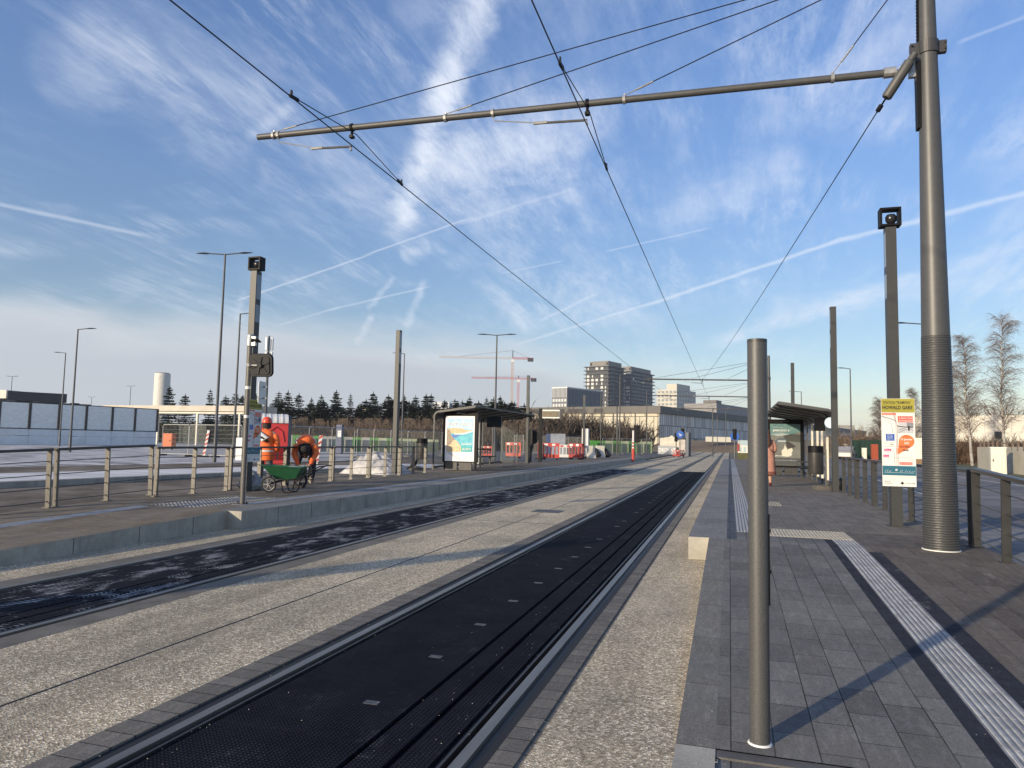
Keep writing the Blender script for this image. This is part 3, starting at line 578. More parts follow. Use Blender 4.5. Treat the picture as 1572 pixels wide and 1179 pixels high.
def rrect(w,h,r,n=5):
    p=[]
    for cx_,cy_,a0 in ((w/2-r,h/2-r,0),(-w/2+r,h/2-r,90),(-w/2+r,-h/2+r,180),(w/2-r,-h/2+r,270)):
        for k in range(n+1): a=R(a0+90*k/n); p.append((cx_+r*math.cos(a),cy_+r*math.sin(a)))
    return p
b=MB(); P_=rrect(.41,.39,.08); b.prismY(P_,-.03,.0); b.prismY(rrect(.33,.32,.06),-.045,-.03)
for a in range(6): 
    ang=a*PI/3+.3; b.bar((.03*math.cos(ang),-.05,.03*math.sin(ang)),(.16*math.cos(ang),-.047,.15*math.sin(ang)),.02,.02)
b.tube([(0,-.085,0),(0,-.04,0)],.042,12); o=b.build('mirror_back',mat('mirror_plastic',(.022,.022,.024),.5),t); 
b=MB(); b.prismY(rrect(.43,.41,.09),.004,.03); b.build('mirror_rim',BLACK,t)
b=MB(); b.tube([(0,-.07,0),(-.17,-.05,0)],.012,8); b.tube([(-.19,-.04,-.02),(-.19,-.04,.03)],.05,10); b.build('mirror_bracket',GALV,t)
t.rotation_euler=(R(8),0,R(14))
t=thing('white_sign','small white sign seen edge-on clamped behind the round post','sign',(-7.86,10.75,1.93),rz=R(105))
b=MB(); b.prismY(rrect(.34,.40,.04),-.006,.006); b.build('plate',WHITE,t); b=MB()
for z in (-.1,.1): b.bar((-.02,-.03,z),(-.10,-.13,z),.03)
b.build('clamp',GALV,t)
# ================================================================ STATION NOTICES
def notice(loc,rz,label):
    t=thing('station_notice',label,'notice board',loc,rz,group='notice boards about the tram station')
    w,h=.46,1.33; b=MB(); b.bx(0,w,-.004,.006,0,h); b.build('board',WHITE,t)
    def U(x): return (x-185)/305*w
    def V(y): return (1030-y)/870*h
    g={}
    def rect(nm,x0,y0,x1,y1,m,l=1):
        b=MB(); b.bx(U(x0),U(x1),-.004-.0012*l,-.004,V(y1),V(y0)); b.build(nm,m,t)
    def line(nm,pts,wd,m,l=1):
        b=MB()
        for a,c in zip(pts,pts[1:]): b.bar((U(a[0]),-.004-.0006*l,V(a[1])),(U(c[0]),-.004-.0006*l,V(c[1])),wd,.0012*l,up=(0,1,0)) 
        b.build(nm,m,t)
    def tx(s,x0,y1,x1,hpx,m,l=2,bold=.01): text(s,U(x1)-U(x0),(U(x0),-.0045-.0012*l,V(y1)),m,t,h=hpx/870*h,bold=bold)
    rect('yellow_header',187,162,488,298,OLIVE)
    tx('STATION TRAMWAY',205,215,455,30,INK); tx('HOWALD GARE',198,268,470,38,INK,bold=.03)
    rect('street_block',190,305,318,325,SIGNR); tx('Gare de Howald',200,320,308,9,WHITE)
    line('map_street',[(190,335),(240,352),(300,372),(322,395)],.013,MGREY); line('map_street',[(190,342),(235,365),(268,410),(284,460),(286,505)],.005,MGREY)
    line('map_track',[(296,300),(305,350),(322,400),(330,450),(330,825)],.004,INK); line('map_track',[(303,300),(312,350),(316,400),(318,450),(318,825)],.004,SIGNR)
    line('map_street',[(190,638),(325,638)],.004,MGREY); line('map_street',[(230,655),(275,670),(300,700),(300,825)],.006,MGREY); line('map_street',[(265,748),(350,748)],.003,MGREY)
    line('map_platform',[(326,560),(326,640)],.012,LGREY); line('map_platform',[(322,650),(322,710)],.008,SIGNO)
    rect('red_label',335,335,470,395,SIGNR); tx('A Station Tram',345,362,466,18,WHITE); tx('de Howald Gare',345,388,466,18,WHITE)
    rect('picture',335,397,474,505,LGREY); rect('picture_building',415,397,474,440,MGREY,2); line('picture_rail',[(338,500),(415,462)],.010,MGREY,3); line('picture_rail',[(338,475),(400,452)],.006,INK,3); line('picture_trees',[(325,430),(350,438),(400,442),(470,445)],.012,INK,3); rect('picture_person',425,430,440,478,INK,4); line('picture_rail',[(440,455),(474,480)],.008,MGREY,3)
    rect('blue_label',223,512,302,582,BLUE)
    for k,s in enumerate(('Arrêt','Howald','Gare BUS','Lignes','P+R Lux Sud')): tx(s,235 if k<4 else 230,527+13*k-1,285 if k<4 else 298,8,WHITE)
    tx('Passerelle',215,605,298,8,MGREY); tx('10m',258,625,295,14,INK)
    rect('magenta_label',205,662,268,686,PINK); tx('Entrée',212,681,262,12,WHITE); rect('magenta_label',197,720,248,745,PINK); tx('Sortie',203,739,243,12,WHITE); 
    # orange drop
    b=MB(); pts=[]
    cx_,cy_,rr=U(410),V(585),.105
    for k in range(30):
        a=R(-62+ k*(232/29)); pts.append((cx_+rr*math.cos(a),cy_+rr*.95*math.sin(a)))
    pts.append((U(328),V(715))); b.prismY(pts,-.0066,-.004); b.build('orange_drop',SIGNO,t)
    tx("Jusqu'au",385,535,440,12,INK,3); tx('15 janvier',358,580,462,26,WHITE,3,.03); tx('2025',388,613,432,24,WHITE,3,.02); tx('NOUVEAU',345,648,440,22,INK,3,.03); tx('20H45',370,682,425,20,INK,3,.03)
    tx('Avenue de la Gare',345,745,470,8,LGREY); tx('Cloche d\'Or',420,765,475,10,LGREY)
    rect('red_label',342,790,458,816,SIGNR); tx('Ligne T1 Lycée Bouneweg',350,810,452,12,WHITE)
    rect('teal_band',187,828,488,922,TEAL)
    line('band_drawing',[(205,895),(470,895)],.003,WHITE,2)
    for x,q in ((210,20),(228,24),(245,12),(256,14),(345,20),(360,24),(392,22),(408,12),(428,20),(448,10),(465,14)): line('band_drawing',[(x,888),(x+10,888-q)],.003,WHITE,2)
    b=MB(); b.tube([(U(313),-.004,V(868)),(U(313),-.008,V(868))],.018,12); b.build('band_emblem',LGREY,t)
    tx('Travaux de prolongement',205,942,330,8,LGREY); tx('Ligne de tramway vers Findel',205,952,345,8,LGREY); tx('Ministère de la Mobilité',345,942,470,8,LGREY); tx('Mobilité.lu',205,988,262,12,MGREY); tx('Grand-Duché',205,1008,270,10,MGREY)
    b=MB(); q=.026; cx2,cz2=U(363),V(997); b.prismY([(cx2-q,cz2),(cx2,cz2-q),(cx2+q,cz2),(cx2,cz2+q)],-.0052,-.004); b.build('diamond_emblem',INK,t); tx('LUXTRAM',385,1004,475,14,MGREY)
    return t
notice((2.225,12.15,.605),0,'yellow topped station notice fixed to the right-hand camera mast')
notice((-9.77,12.93,.62),R(90),'shaded station notice on the left platform mast, below the mirror')
# ================================================================ RAILINGS
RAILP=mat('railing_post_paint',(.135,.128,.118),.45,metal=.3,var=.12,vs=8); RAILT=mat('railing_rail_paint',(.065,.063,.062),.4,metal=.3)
def railing_proto():
    t=thing('railing_panel','x','railing',(0,0,0)); L=1.96
    for y in (0,L/2,L):
        b=MB(); b.bx(-.045,.045,y-.012,y+.012,0,.9); b.bx(-.07,.07,y-.04,y+.04,0,.012)
        for z in (.10,.31,.52,.73): b.tube([(0,y-.02,z),(0,y+.02,z)],.014,6)
        b.build('post',RAILP,t)
    b=MB(); b.bx(-.05,.05,-.03,L+.03,.895,.937); b.build('top_rail',RAILT,t)
    for z in (.10,.31,.52,.73): b=MB(); b.tube([(0,0,z),(0,L,z)],.0075,6); b.build('rod',RAILT,t)
    return t
rp=railing_proto(); USED=set()
def rail_line(X,Y0,n,label,dz=0,rp=rp,h=hgt,dark=0):
    used=dark in USED; USED.add(dark)
    for k in range(n):
        y=Y0+2.09*k; lab=label%nth(k); z=h(y)
        if not used: o=rp; used=True; o.location=(X,y,z); o['label']=lab; o['group']='railing panels along the platforms'
        else: o=dup(rp,(X,y,z),0,lab,'railing panels along the platforms')
        if y<9.0:
            o.rotation_euler=(math.atan((h(9)-h(8))),0,0)
rail_line(-10.28,6.84,8,'taupe and black railing panel on the left platform, %s from the near end',h=hgL)
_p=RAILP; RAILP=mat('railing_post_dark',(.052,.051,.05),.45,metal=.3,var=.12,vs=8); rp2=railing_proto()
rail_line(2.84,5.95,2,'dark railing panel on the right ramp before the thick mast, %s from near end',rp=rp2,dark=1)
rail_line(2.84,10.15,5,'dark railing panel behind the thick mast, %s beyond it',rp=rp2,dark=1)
# ================================================================ SHELTERS
def arc_roof(x_back,x_front,z_back,z_front,r=.28,th=.07):
    # section in xz: up the back wall, round the corner, out to the front edge
    s=1 if x_front>x_back else -1; out=[(x_back,0.0),(x_back,z_back-r)]
    for k in range(1,7):
        a=PI/2*k/6; out.append((x_back+s*r*(1-math.cos(a)),z_back-r+r*math.sin(a)))
    out.append((x_front,z_front)); return out
def rib(b,prof,y0,y1,th,mi=0):
    for a,c in zip(prof,prof[1:]):
        b.bar((a[0],(y0+y1)/2,a[1]),(c[0],(y0+y1)/2,c[1]),th,abs(y1-y0),mi,up=(0,1,0))
def shelter(loc,L,xb,xf,label,glass_y,group='tram shelters'):
    t=thing('tram_shelter',label,'shelter',loc,group=group); s=1 if xf>xb else -1
    prof=arc_roof(xb,xf,2.30,2.50)
    b=MB(); roofp=prof[1:]
    b2=[]
    for y in (0,L): pass
    # skin of the roof as a folded plate with thickness
    th=.05; pts=[(x,z) for x,z in roofp]; inner=[(x+(s*th if i<2 else 0),z-(th if i>1 else 0)) for i,(x,z) in enumerate(pts)]
    pl=pts+inner[::-1]; 
    n_=len(pts); vs=[(x,y,z) for y in (0,L) for x,z in pl]; m2=len(pl); fs=[]
    for i in range(m2): fs.append((i,(i+1)%m2,(i+1)%m2+m2,i+m2))
    for i in range(n_-1): fs.append((i,m2-1-i,m2-2-i,i+1)); fs.append((i+m2,i+1+m2,2*m2-2-i,2*m2-1-i))
    b.add(vs,fs); b.build('roof',GREY,t)
    k=0; y=0.0
    while y<=L+.01:
        rb=MB(); inn=[(x+s*.09*(1 if i<3 else 0),z-(.09 if i>2 else .0)) for i,(x,z) in enumerate(prof)]; rib(rb,[(xb+s*.06,0)]+[(x+s*.06*(1-i/8),z-.075*(i/8)) for i,(x,z) in enumerate(prof[1:],0)],y-.025,y+.025,.05); rb.build('roof_rib',GREY,t); y+=L/6
    for k in range(6):
        y0=L*k/6+.05; y1=L*(k+1)/6-.05; b=MB(); b.bx(xb+s*.04-.006,xb+s*.04+.006,y0,y1,.18,2.05); b.build('back_glass',GLASS,t)
    b=MB(); b.bx(xb+s*.02-.03,xb+s*.02+.03,0,L,.08,.17); b.bx(xb+s*.02-.03,xb+s*.02+.03,0,L,2.04,2.1); b.build('back_frame',GREYD,t)
    for y in glass_y:
        b=MB(); a,c=sorted((xb+s*.1,xb+s*.95)); b.bx(a,c,y-.006,y+.006,.2,2.0); b.build('side_glass',GLASS,t)
        b=MB(); x=xb+s*.97; b.bx(x-.02,x+.02,y-.02,y+.02,0,2.1); a,c=sorted((xb+s*.1,x)); b.bx(a,c,y-.015,y+.015,.14,.2); b.build('side_post',GREYD,t)
    b=MB(); a,c=sorted((xb+s*.18,xb+s*.62)); b.bx(a,c,1.0+L*.25,L*.7,.44,.48); b.build('bench_seat',BLACK,t)
    for y in (1.0+L*.27,L*.68):
        b=MB(); b.bx(a+.18,a+.24,y-.03,y+.03,0,.44); b.build('bench_leg',GREYD,t)
    b=MB(); q=(a+c)/2
    for y in (L*.42,L*.56): b.tube([(a,y,.48),(a,y,.66),(c,y,.66),(c,y,.48)],.012,6)
    b.build('armrest',GREYD,t)
    return t
L_=shelter((-10.95,25.6,0),8.6,0,1.72,'long grey shelter on the left platform with a bright seaside poster',(2.9,8.4))
R_=shelter((2.93,22.4,0),8.9,0,-1.55,'grey shelter on the right platform behind the bin and woman',(8.7,))
b=MB(); b.bx(1.0,1.66,3.5,3.56,1.75,2.2); b.build('timetable_box',mat('dark_teal_box',(.012,.03,.045),.3),L_)
b=MB(); b.bx(-.55,-.25,.35,.39,1.65,2.05); b.build('timetable_box',BLACK,R_)
b=MB(); b.tube([(-.15,-.02,1.88),(-.15,.01,1.88)],.16,20); b.build('round_sign',mat('round_white_sign',(.62,.72,.80),.4),R_)
for y in (4.1,4.9): b=MB(); b.bx(.10,.18,y,y+.08,0.0,2.0); b.build('white_glass_edge',WHITE,L_)
for y in (.9,2.2,3.4,5.0): b=MB(); b.bx(-.16,-.10,y,y+.14,.2,2.0); b.build('white_glass_edge',CREAM,R_)
b=MB(); b.bx(.6,1.3,3.0,3.3,.78,.84); b.build('leaning_bar',BLACK,L_)
def ad(loc,label,w=1.42,h=2.28):
    t=thing('advertising_panel',label,'advert panel',loc,group='poster cases at the shelters')
    b=MB(); b.bx(0,w,0,.16,.30,h); b.build('case',BLACK,t); b=MB(); b.bx(.06,w*.42,.03,.13,0,.30); b.bx(w*.48,w*.84,.03,.13,0,.30); b.bx(w-.1,w-.04,.03,.13,0,.3); b.build('plinth',GREYD,t)
    b=MB()
    for q in (.06,w-.1): b.bx(q,q+.04,.0,.16,.0,.3)
    b.build('foot',BLACK,t)
    return t,w,h
t,w,h=ad((-10.68,26.0,.02),'bright white framed poster of a sandy bay under the left shelter',1.42,2.27)
def facep(nm,x0,x1,z0,z1,m,l): b=MB(); b.bx(x0,x1,-.002*l-.002,-.0005,z0,z1); return b.build(nm,m,t)
def polyf(nm,pts,m,l): b=MB(); b.prismY(pts,-.002*l-.002,-.0005); return b.build(nm,m,t)
facep('poster_paper',.10,w-.12,.34,2.08,mat('poster_white',(.86,.86,.84),.35),1)
PW=mat('poster_sky',(.25,.50,.78),.4,c2=(.55,.72,.88),vs=5); PS=mat('poster_sea',(.03,.33,.50),.4,c2=(.12,.55,.60),vs=7); PSand=mat('poster_sand',(.55,.36,.18),.5,c2=(.70,.52,.32),vs=9); PRock=mat('poster_rock',(.14,.12,.14),.5,c2=(.42,.30,.18),vs=14); PL_=mat('poster_palm',(.50,.36,.17),.5,c2=(.78,.64,.42),vs=22)
facep('poster_picture',.16,w-.18,.70,1.99,PS,2); polyf('poster_sky_area',[(.16,1.62),(.55,1.60),(1.24,1.55),(1.24,1.99),(.16,1.99)],PW,3)
polyf('poster_beach',[(.16,1.58),(.5,1.63),(.8,1.60),(1.0,1.54),(1.24,1.55),(1.24,1.50),(.85,1.43),(.5,1.40),(.16,1.45)],PSand,4)
polyf('poster_shoreline',[(.45,1.40),(.85,1.42),(1.24,1.53),(1.24,1.49),(.9,1.38),(.5,1.37)],mat('poster_foam',(.85,.84,.8),.4),5)
polyf('poster_deep_water',[(.40,1.37),(.75,1.36),(.5,1.22),(.36,1.26)],mat('poster_deep',(.05,.16,.45),.4),4)
polyf('poster_rocks',[(.16,1.60),(.30,1.52),(.36,1.30),(.52,1.16),(.42,.95),(.16,.80)],PRock,5)
polyf('poster_palms',[(.16,.70),(.16,.92),(.34,.98),(.46,1.16),(.60,1.12),(.74,.96),(.78,.70)],PL_,6)
facep('poster_price_box',.78,1.20,.72,.92,mat('poster_box',(.04,.42,.42),.4),7); facep('poster_price_box',.78,1.20,.97,1.05,mat('poster_box_pale',(.45,.70,.70),.4),7)
text('PORTO SANTO',1.0,(.22,-.020,1.68),WHITE,t,h=.17,bold=.02); text('dès 899 €',.36,(.81,-.022,.77),WHITE,t,h=.09,bold=.02); text('Séjour 7 nuits',.34,(.82,-.022,.99),mat('ink_teal',(.02,.2,.25),.5),t); text('JCDecaux',.34,(.54,-.004,2.16),WHITE,t,h=.05,shear=.2)
polyf('poster_reflection',[(.16,.68),(.30,.68),(.78,.44),(.78,.38),(.70,.38)],mat('poster_shade_grey',(.55,.56,.58),.4),2); text('luxair tours',.34,(.88,-.008,.48),MGREY,t,h=.04,bold=.02)
t,w,h=ad((1.43,30.4,.05),'dark framed poster with a white bird beyond the right shelter',1.36,2.20)
facep('poster_paper',.12,w-.12,.38,2.02,mat('poster_dark_grey',(.13,.14,.135),.3,c2=(.20,.20,.18),vs=4),1)
polyf('poster_sky_area',[(.12,1.55),(.5,1.66),(.9,1.6),(1.24,1.72),(1.24,2.02),(.12,2.02)],mat('poster_teal_sky',(.09,.19,.20),.3,c2=(.17,.28,.28),vs=4),2); polyf('poster_cloud',[(.16,1.60),(.5,1.64),(.9,1.62),(.7,1.56),(.4,1.53)],mat('poster_cloud',(.34,.40,.40),.4),3)
polyf('poster_hill',[(.60,1.55),(.9,1.63),(1.24,1.60),(1.24,1.30),(.7,1.35)],mat('poster_hill',(.06,.065,.06),.4),3)
polyf('poster_car_roof',[(.30,1.36),(.44,1.46),(.64,1.46),(.74,1.38),(.74,1.28),(.30,1.28)],mat('poster_car',(.10,.13,.15),.3),4); facep('poster_windscreen',.40,.70,1.30,1.37,mat('poster_glass',(.38,.42,.45),.3),5)
polyf('poster_bird',[(.56,.74),(.54,.96),(.64,1.06),(.66,1.22),(.70,1.12),(.76,1.00),(.92,1.08),(.96,.98),(.88,.80),(.80,.72)],mat('poster_bird',(.62,.60,.50),.4),6); polyf('poster_dark_wing',[(.70,1.30),(.78,1.34),(1.08,1.14),(.92,1.06),(.76,1.06)],mat('poster_wing',(.045,.04,.04),.4),5)
facep('poster_caption_band',.12,w-.12,.40,.68,mat('poster_caption',(.07,.075,.08),.4),3)
text('JAECOO 5',.62,(.22,-.012,1.70),WHITE,t,h=.10,bold=.03); text('SUPER HYBRID',.40,(.22,-.012,1.86),LGREY,t,h=.04); text('NOUVEAU SUV COMPACT',.42,(.24,-.012,1.64),LGREY,t,h=.03); text('JAECOO',.32,(.3,-.012,.72),WHITE,t,h=.06,bold=.02); text('7',.10,(.84,-.016,.74),WHITE,t,h=.10,bold=.03); text('OMODA & JAECOO LUXEMBOURG',.8,(.28,-.012,.56),LGREY,t,h=.04); text('JCDecaux',.30,(.52,-.004,2.10),LGREY,t,h=.04)
# ================================================================ BINS, BAGS
def bin_(loc,label,s=1):
    t=thing('litter_bin',label,'bin',loc,group='hanging cylindrical bins')
    b=MB(); b.lathe([(.0,.42),(.19,.42),(.20,.46),(.20,1.02),(.17,1.02),(.17,.60),(.0,.60)],(-.20*s,0,0),24); 
    b.build('drum',mat('bin_paint',(.05,.048,.046),.35,metal=.3,var=.2,vs=5),t,smooth=True)
    b=MB(); b.lathe([(.203,1.02),(.203,1.20),(.19,1.21),(.0,1.21)],(-.20*s,0,0),24); b.build('hood',BLACK,t,smooth=True)
    b=MB(); b.tube([(.06*s,0,0),(.06*s,0,1.12)],.022,10); b.tube([(-.02*s,0,1.0),(.06*s,0,1.0)],.016,8); b.tube([(-.02*s,0,.6),(.06*s,0,.6)],.016,8); b.build('post',GREYL,t)
    b=MB(); b.lathe([(.30,0),(.30,.10),(.28,.12),(.0,.12)],(0,0,0),24); b.build('concrete_foot',mat('bin_foot',(.09,.08,.07),.85,var=.3,vs=9),t)
    return t
bin_((2.50,21.7,0),'black cylindrical bin on a post before the right shelter'); bin_((-11.3,25.0,0),'black cylindrical bin beside the left shelter, next to a bird',-1)
def bag(name,loc,s,label,m,cat='bag'):
    b=MB(); rnd=random.Random(5); pr=[(.02,0),(.5,.02),(.62,.25),(.5,.6),(.22,.85),(.10,.98),(.0,1.0)]
    b.lathe([(r*s,z*s) for r,z in pr],(0,0,0),12); b.v=[(x+rnd.uniform(-.07,.07)*s,y+rnd.uniform(-.07,.07)*s,max(0,z+rnd.uniform(-.05,.05)*s)) for x,y,z in b.v]
    return tag(b.build(name,m,loc=loc),label,cat)
b=MB(); rnd=random.Random(3)
b.tube([(-.14,0,.10),(-.05,0,.16),(.10,0,.17),(.20,0,.12)],[.06,.11,.12,.05],10); b.tube([(.12,-.1,.02),(.2,-.16,.2),(.1,-.14,.34)],.03,8); b.lathe([(.1,0),(.1,.05)],(-.15,-.05,.0),10); b.lathe([(.09,0),(.13,.12),(.08,.30),(.03,.36)],(.05,.1,.0),10)
tag(b.build('black_bag',BLACKR,loc=(2.78,21.6,0)),'crumpled black bag lying between the right bin and the square mast','bag')
b=MB()   # black bird standing by the left bin
b.tube([(-.16,0,.12),(-.05,0,.20),(.06,0,.30),(.10,0,.38),(.13,0,.42)],[.02,.08,.075,.045,.03],10); b.tube([(.14,0,.42),(.20,0,.41)],[.015,.004],6); b.tube([(0,-.03,0),(0,-.03,.18)],.008,6); b.tube([(0,.03,0),(0,.03,.18)],.008,6); b.tube([(-.12,0,.15),(-.28,0,.06)],[.03,.02],8)
tag(b.build('crow',BLACK,loc=G(635,723)),'small black crow standing on the left platform beside the bin','bird')
# ================================================================ PEOPLE
def skin(name,V,E,rad,m,parent,sub=2,loc=None):
    me=bpy.data.meshes.new(name); me.from_pydata(V,E,[]); o=bpy.data.objects.new(name,me); COL.objects.link(o)
    md=o.modifiers.new('s','SKIN'); md.use_smooth_shade=True; md.branch_smoothing=.4
    for i,r in enumerate(rad):
        rr=r if isinstance(r,tuple) else (r,r); me.skin_vertices[0].data[i].radius=rr
    me.skin_vertices[0].data[0].use_root=True
    sb=o.modifiers.new('u','SUBSURF'); sb.levels=sub
    bpy.context.view_layer.update(); nm=bpy.data.meshes.new_from_object(o.evaluated_get(bpy.context.evaluated_depsgraph_get())); bpy.data.objects.remove(o)
    nm.materials.clear(); nm.materials.append(m); nm.polygons.foreach_set('use_smooth',[True]*len(nm.polygons)); o=bpy.data.objects.new(name,nm); COL.objects.link(o); o.parent=parent; return o
def chain(*ps): return [tuple(p) for p in ps]
def hand_pts(V,E,Rr,wi,wrist,d,side):
    # palm and five fingers growing from the wrist vertex wi
    wrist=Vector(wrist); d=Vector(d).normalized(); s=Vector(side).normalized(); n_=d.cross(s)
    pi=len(V); V.append(tuple(wrist+d*.055)); Rr.append((.036,.016)); E.append((wi,pi))
    for k,(off,l) in enumerate(((-.030,.065),(-.010,.078),(.010,.074),(.030,.058))):
        a=len(V); V.append(tuple(wrist+d*.095+s*off)); Rr.append(.0095); E.append((pi,a)); V.append(tuple(wrist+d*(.095+l*.5)+s*off*1.1+n_*.012)); Rr.append(.0085); E.append((a,a+1)); V.append(tuple(wrist+d*(.095+l*.8)+s*off*1.1+n_*.038)); Rr.append(.007); E.append((a+1,a+2))
    a=len(V); V.append(tuple(wrist+d*.05-s*.045+n_*.01)); Rr.append(.012); E.append((pi,a)); V.append(tuple(wrist+d*.085-s*.055+n_*.025)); Rr.append(.009); E.append((a,a+1))
def body(parent,J):
    V=[];E=[];Rr=[]
    idx={}
    def p(n,co,r,frm=None):
        idx[n]=len(V); V.append(tuple(co)); Rr.append(r)
        if frm: E.append((idx[frm],idx[n]))
    p('pel',J['pel'],(.15,.11)); p('waist',J['waist'],(.13,.095),'pel'); p('chest',J['chest'],(.155,.11),'waist'); p('neck0',J['neck0'],(.065,.065),'chest'); p('neck',J['neck'],(.052,.052),'neck0'); p('head0',J['head0'],(.072,.080),'neck'); p('head1',J['head1'],(.078,.095),'head0'); p('head2',J['head2'],(.055,.065),'head1')
    for s in 'lr':
        p('sh'+s,J['sh'+s],.062,'chest'); p('el'+s,J['el'+s],.045,'sh'+s); p('wr'+s,J['wr'+s],.028,'el'+s); d=Vector(J['wr'+s])-Vector(J['el'+s]); hand_pts(V,E,Rr,idx['wr'+s],J['wr'+s],d,J.get('hs'+s,(0,1,0)))
        p('hip'+s,J['hip'+s],.092,'pel'); p('kn'+s,J['kn'+s],.062,'hip'+s); p('an'+s,J['an'+s],.042,'kn'+s); p('toe'+s,J['toe'+s],(.045,.035),'an'+s)
    return skin('body',V,E,Rr,SKIN,parent,1)
def face(parent,c,fwd,up):
    c=Vector(c); f=Vector(fwd).normalized(); u=Vector(up).normalized(); s=f.cross(u); b=MB()
    for q in (-1,1): b.lathe([(0,-.01),(.011,0),(0,.01)],tuple(c+f*.088+s*.032*q+u*.01),8)
    b.bar(c+f*.095+u*.01,c+f*.112-u*.03,.022); b.bar(c+f*.088-u*.055-s*.025,c+f*.088-u*.055+s*.025,.01)
    for q in (-1,1): b.box(c+s*.078*q,(.02,.03,.05))
    b.build('face_features',mat('face_dark',(.18,.09,.07),.6),parent)
def limb(name,pts,rs,m,parent,sub=1): return skin(name,[tuple(p) for p in pts],[(i,i+1) for i in range(len(pts)-1)],rs,m,parent,sub)
# the woman, seen from behind, facing +Y
wl=Vector((1.05,22.4,0)); t=thing('person','person in a long pink-brown coat and dark boots walking away, half behind the post','person',wl)
J=dict(pel=(0,0,.88),waist=(0,0,1.03),chest=(0,0,1.24),neck0=(0,.0,1.37),neck=(0,.01,1.42),head0=(0,.03,1.50),head1=(0,.03,1.56),head2=(0,.02,1.62),shl=(-.17,0,1.33),ell=(-.20,.02,1.06),wrl=(-.12,.16,.98),shr=(.17,0,1.33),elr=(.22,.0,1.07),wrr=(.15,.18,1.02),
  hipl=(-.08,0,.84),knl=(-.07,.02,.46),anl=(-.07,-.03,.09),toel=(-.07,.12,.04),hipr=(.08,0,.84),knr=(.07,-.02,.46),anr=(.09,.02,.09),toer=(.10,.17,.04))
body(t,J); face(t,(0,.03,1.53),(0,1,0),(0,0,1))
COAT=mat('coat_cloth',(.44,.215,.155),.85,var=.12,vs=7,bump=.3,bs=60); HEM=mat('coat_hem',(.20,.07,.045),.85)
b=MB(); pr=[(.245,.40),(.235,.55),(.225,.8),(.20,1.0),(.205,1.18),(.19,1.32),(.10,1.385),(.07,1.42)]; b.lathe(pr,(0,0,0),24,sy=.68)
b.v=[(x*(1+.05*math.sin(6*math.atan2(y,x))*(1.3-z) if z<1.1 else x and 1),y,z) for x,y,z in b.v]; b.build('coat',COAT,t,smooth=True)
b=MB(); b.lathe([(.250,.34),(.248,.44),(.0,.44)],(0,0,0),24,sy=.68); b.build('coat_hem',HEM,t,smooth=True)
for s in (-1,1): limb('coat_sleeve',[(s*.16,0,1.33),(s*.21,.01,1.2),(s*.235,.01,1.05),(s*.16,.15,1.0)],[.075,.07,.062,.05],COAT,t)
b=MB(); b.lathe([(.0,-.06),(.085,-.10),(.10,-.02),(.10,.06),(.085,.12),(.04,.155),(.0,.165)],(0,.0,1.52),18,sy=1.0); b.tube([(0,-.06,1.50),(0,-.10,1.38),(.02,-.12,1.26),(.03,-.12,1.14)],[.10,.11,.10,.045],12); b.build('hair',mat('brown_hair',(.09,.04,.022),.6,var=.4,vs=30,streak=(3,3,.4)),t,smooth=True)
b=MB(); 
for a,c in (((-.12,-.12,1.34),(.10,-.16,1.06)),((.10,-.16,1.06),(.22,-.06,.94))): b.bar(a,c,.012)
b.build('bag_strap',mat('burgundy',(.08,.015,.015),.5),t)
for s,x,y in ((-1,-.07,-.03),(1,.09,.02)): limb('boot',[(x,y,.24),(x,y,.12),(x,y+.02,.05),(x,y+.14,.04)],[.048,.045,.05,.036],mat('burgundy_boot',(.13,.03,.03),.4),t)
# worker standing beyond the railing, seen from behind
def trousers(t,J,m,r=.085):
    for s in 'lr': limb('trouser_leg',[J['hip'+s],J['kn'+s],(J['an'+s][0],J['an'+s][1],J['an'+s][2]+.02)],[r+.02,r*.9,r*.75],m,t)
    b=MB(); 
    for s in 'lr': limb('boot',[(J['an'+s][0],J['an'+s][1],J['an'+s][2]+.04),J['an'+s],J['toe'+s]],[.055,.055,.045],BLACKR,t)
wp=D(407,700,17.2); t=thing('person','standing worker in orange jacket and red hard hat behind the railing','person',(wp.x,wp.y,-.20),R(12),group='workers in orange')
J=dict(pel=(0,0,.96),waist=(0,0,1.12),chest=(0,.0,1.36),neck0=(0,0,1.50),neck=(0,.01,1.55),head0=(0,.03,1.62),head1=(0,.03,1.68),head2=(0,.02,1.73),shl=(-.2,0,1.46),ell=(-.27,.02,1.17),wrl=(-.20,.14,.95),shr=(.2,0,1.46),elr=(.28,.0,1.17),wrr=(.24,.12,.94),
  hipl=(-.1,0,.92),knl=(-.11,.02,.50),anl=(-.12,-.02,.09),toel=(-.13,.15,.04),hipr=(.1,0,.92),knr=(.12,.02,.50),anr=(.14,-.02,.09),toer=(.16,.15,.04))
body(t,J); face(t,(0,.03,1.66),(0,1,0),(0,0,1)); trousers(t,J,mat('grey_trousers',(.10,.10,.11),.85,var=.2,vs=9))
b=MB(); b.lathe([(.20,.80),(.215,.92),(.19,1.08),(.205,1.22),(.225,1.38),(.205,1.46),(.13,1.51),(.07,1.54)],(0,0,0),22,sy=.72); b.build('jacket',ORANGE,t,smooth=True)
for z in (1.0,): b=MB(); b.lathe([(.208,z),(.204,z+.045)],(0,0,0),22,sy=.73); b.build('reflective_band',SILV,t,smooth=True)
for s in (-1,1): limb('jacket_sleeve',[(s*.19,0,1.45),(s*.27,.01,1.30),(s*.285,.01,1.15),(s*.23,.12,.99)],[.09,.085,.075,.06],ORANGE,t)
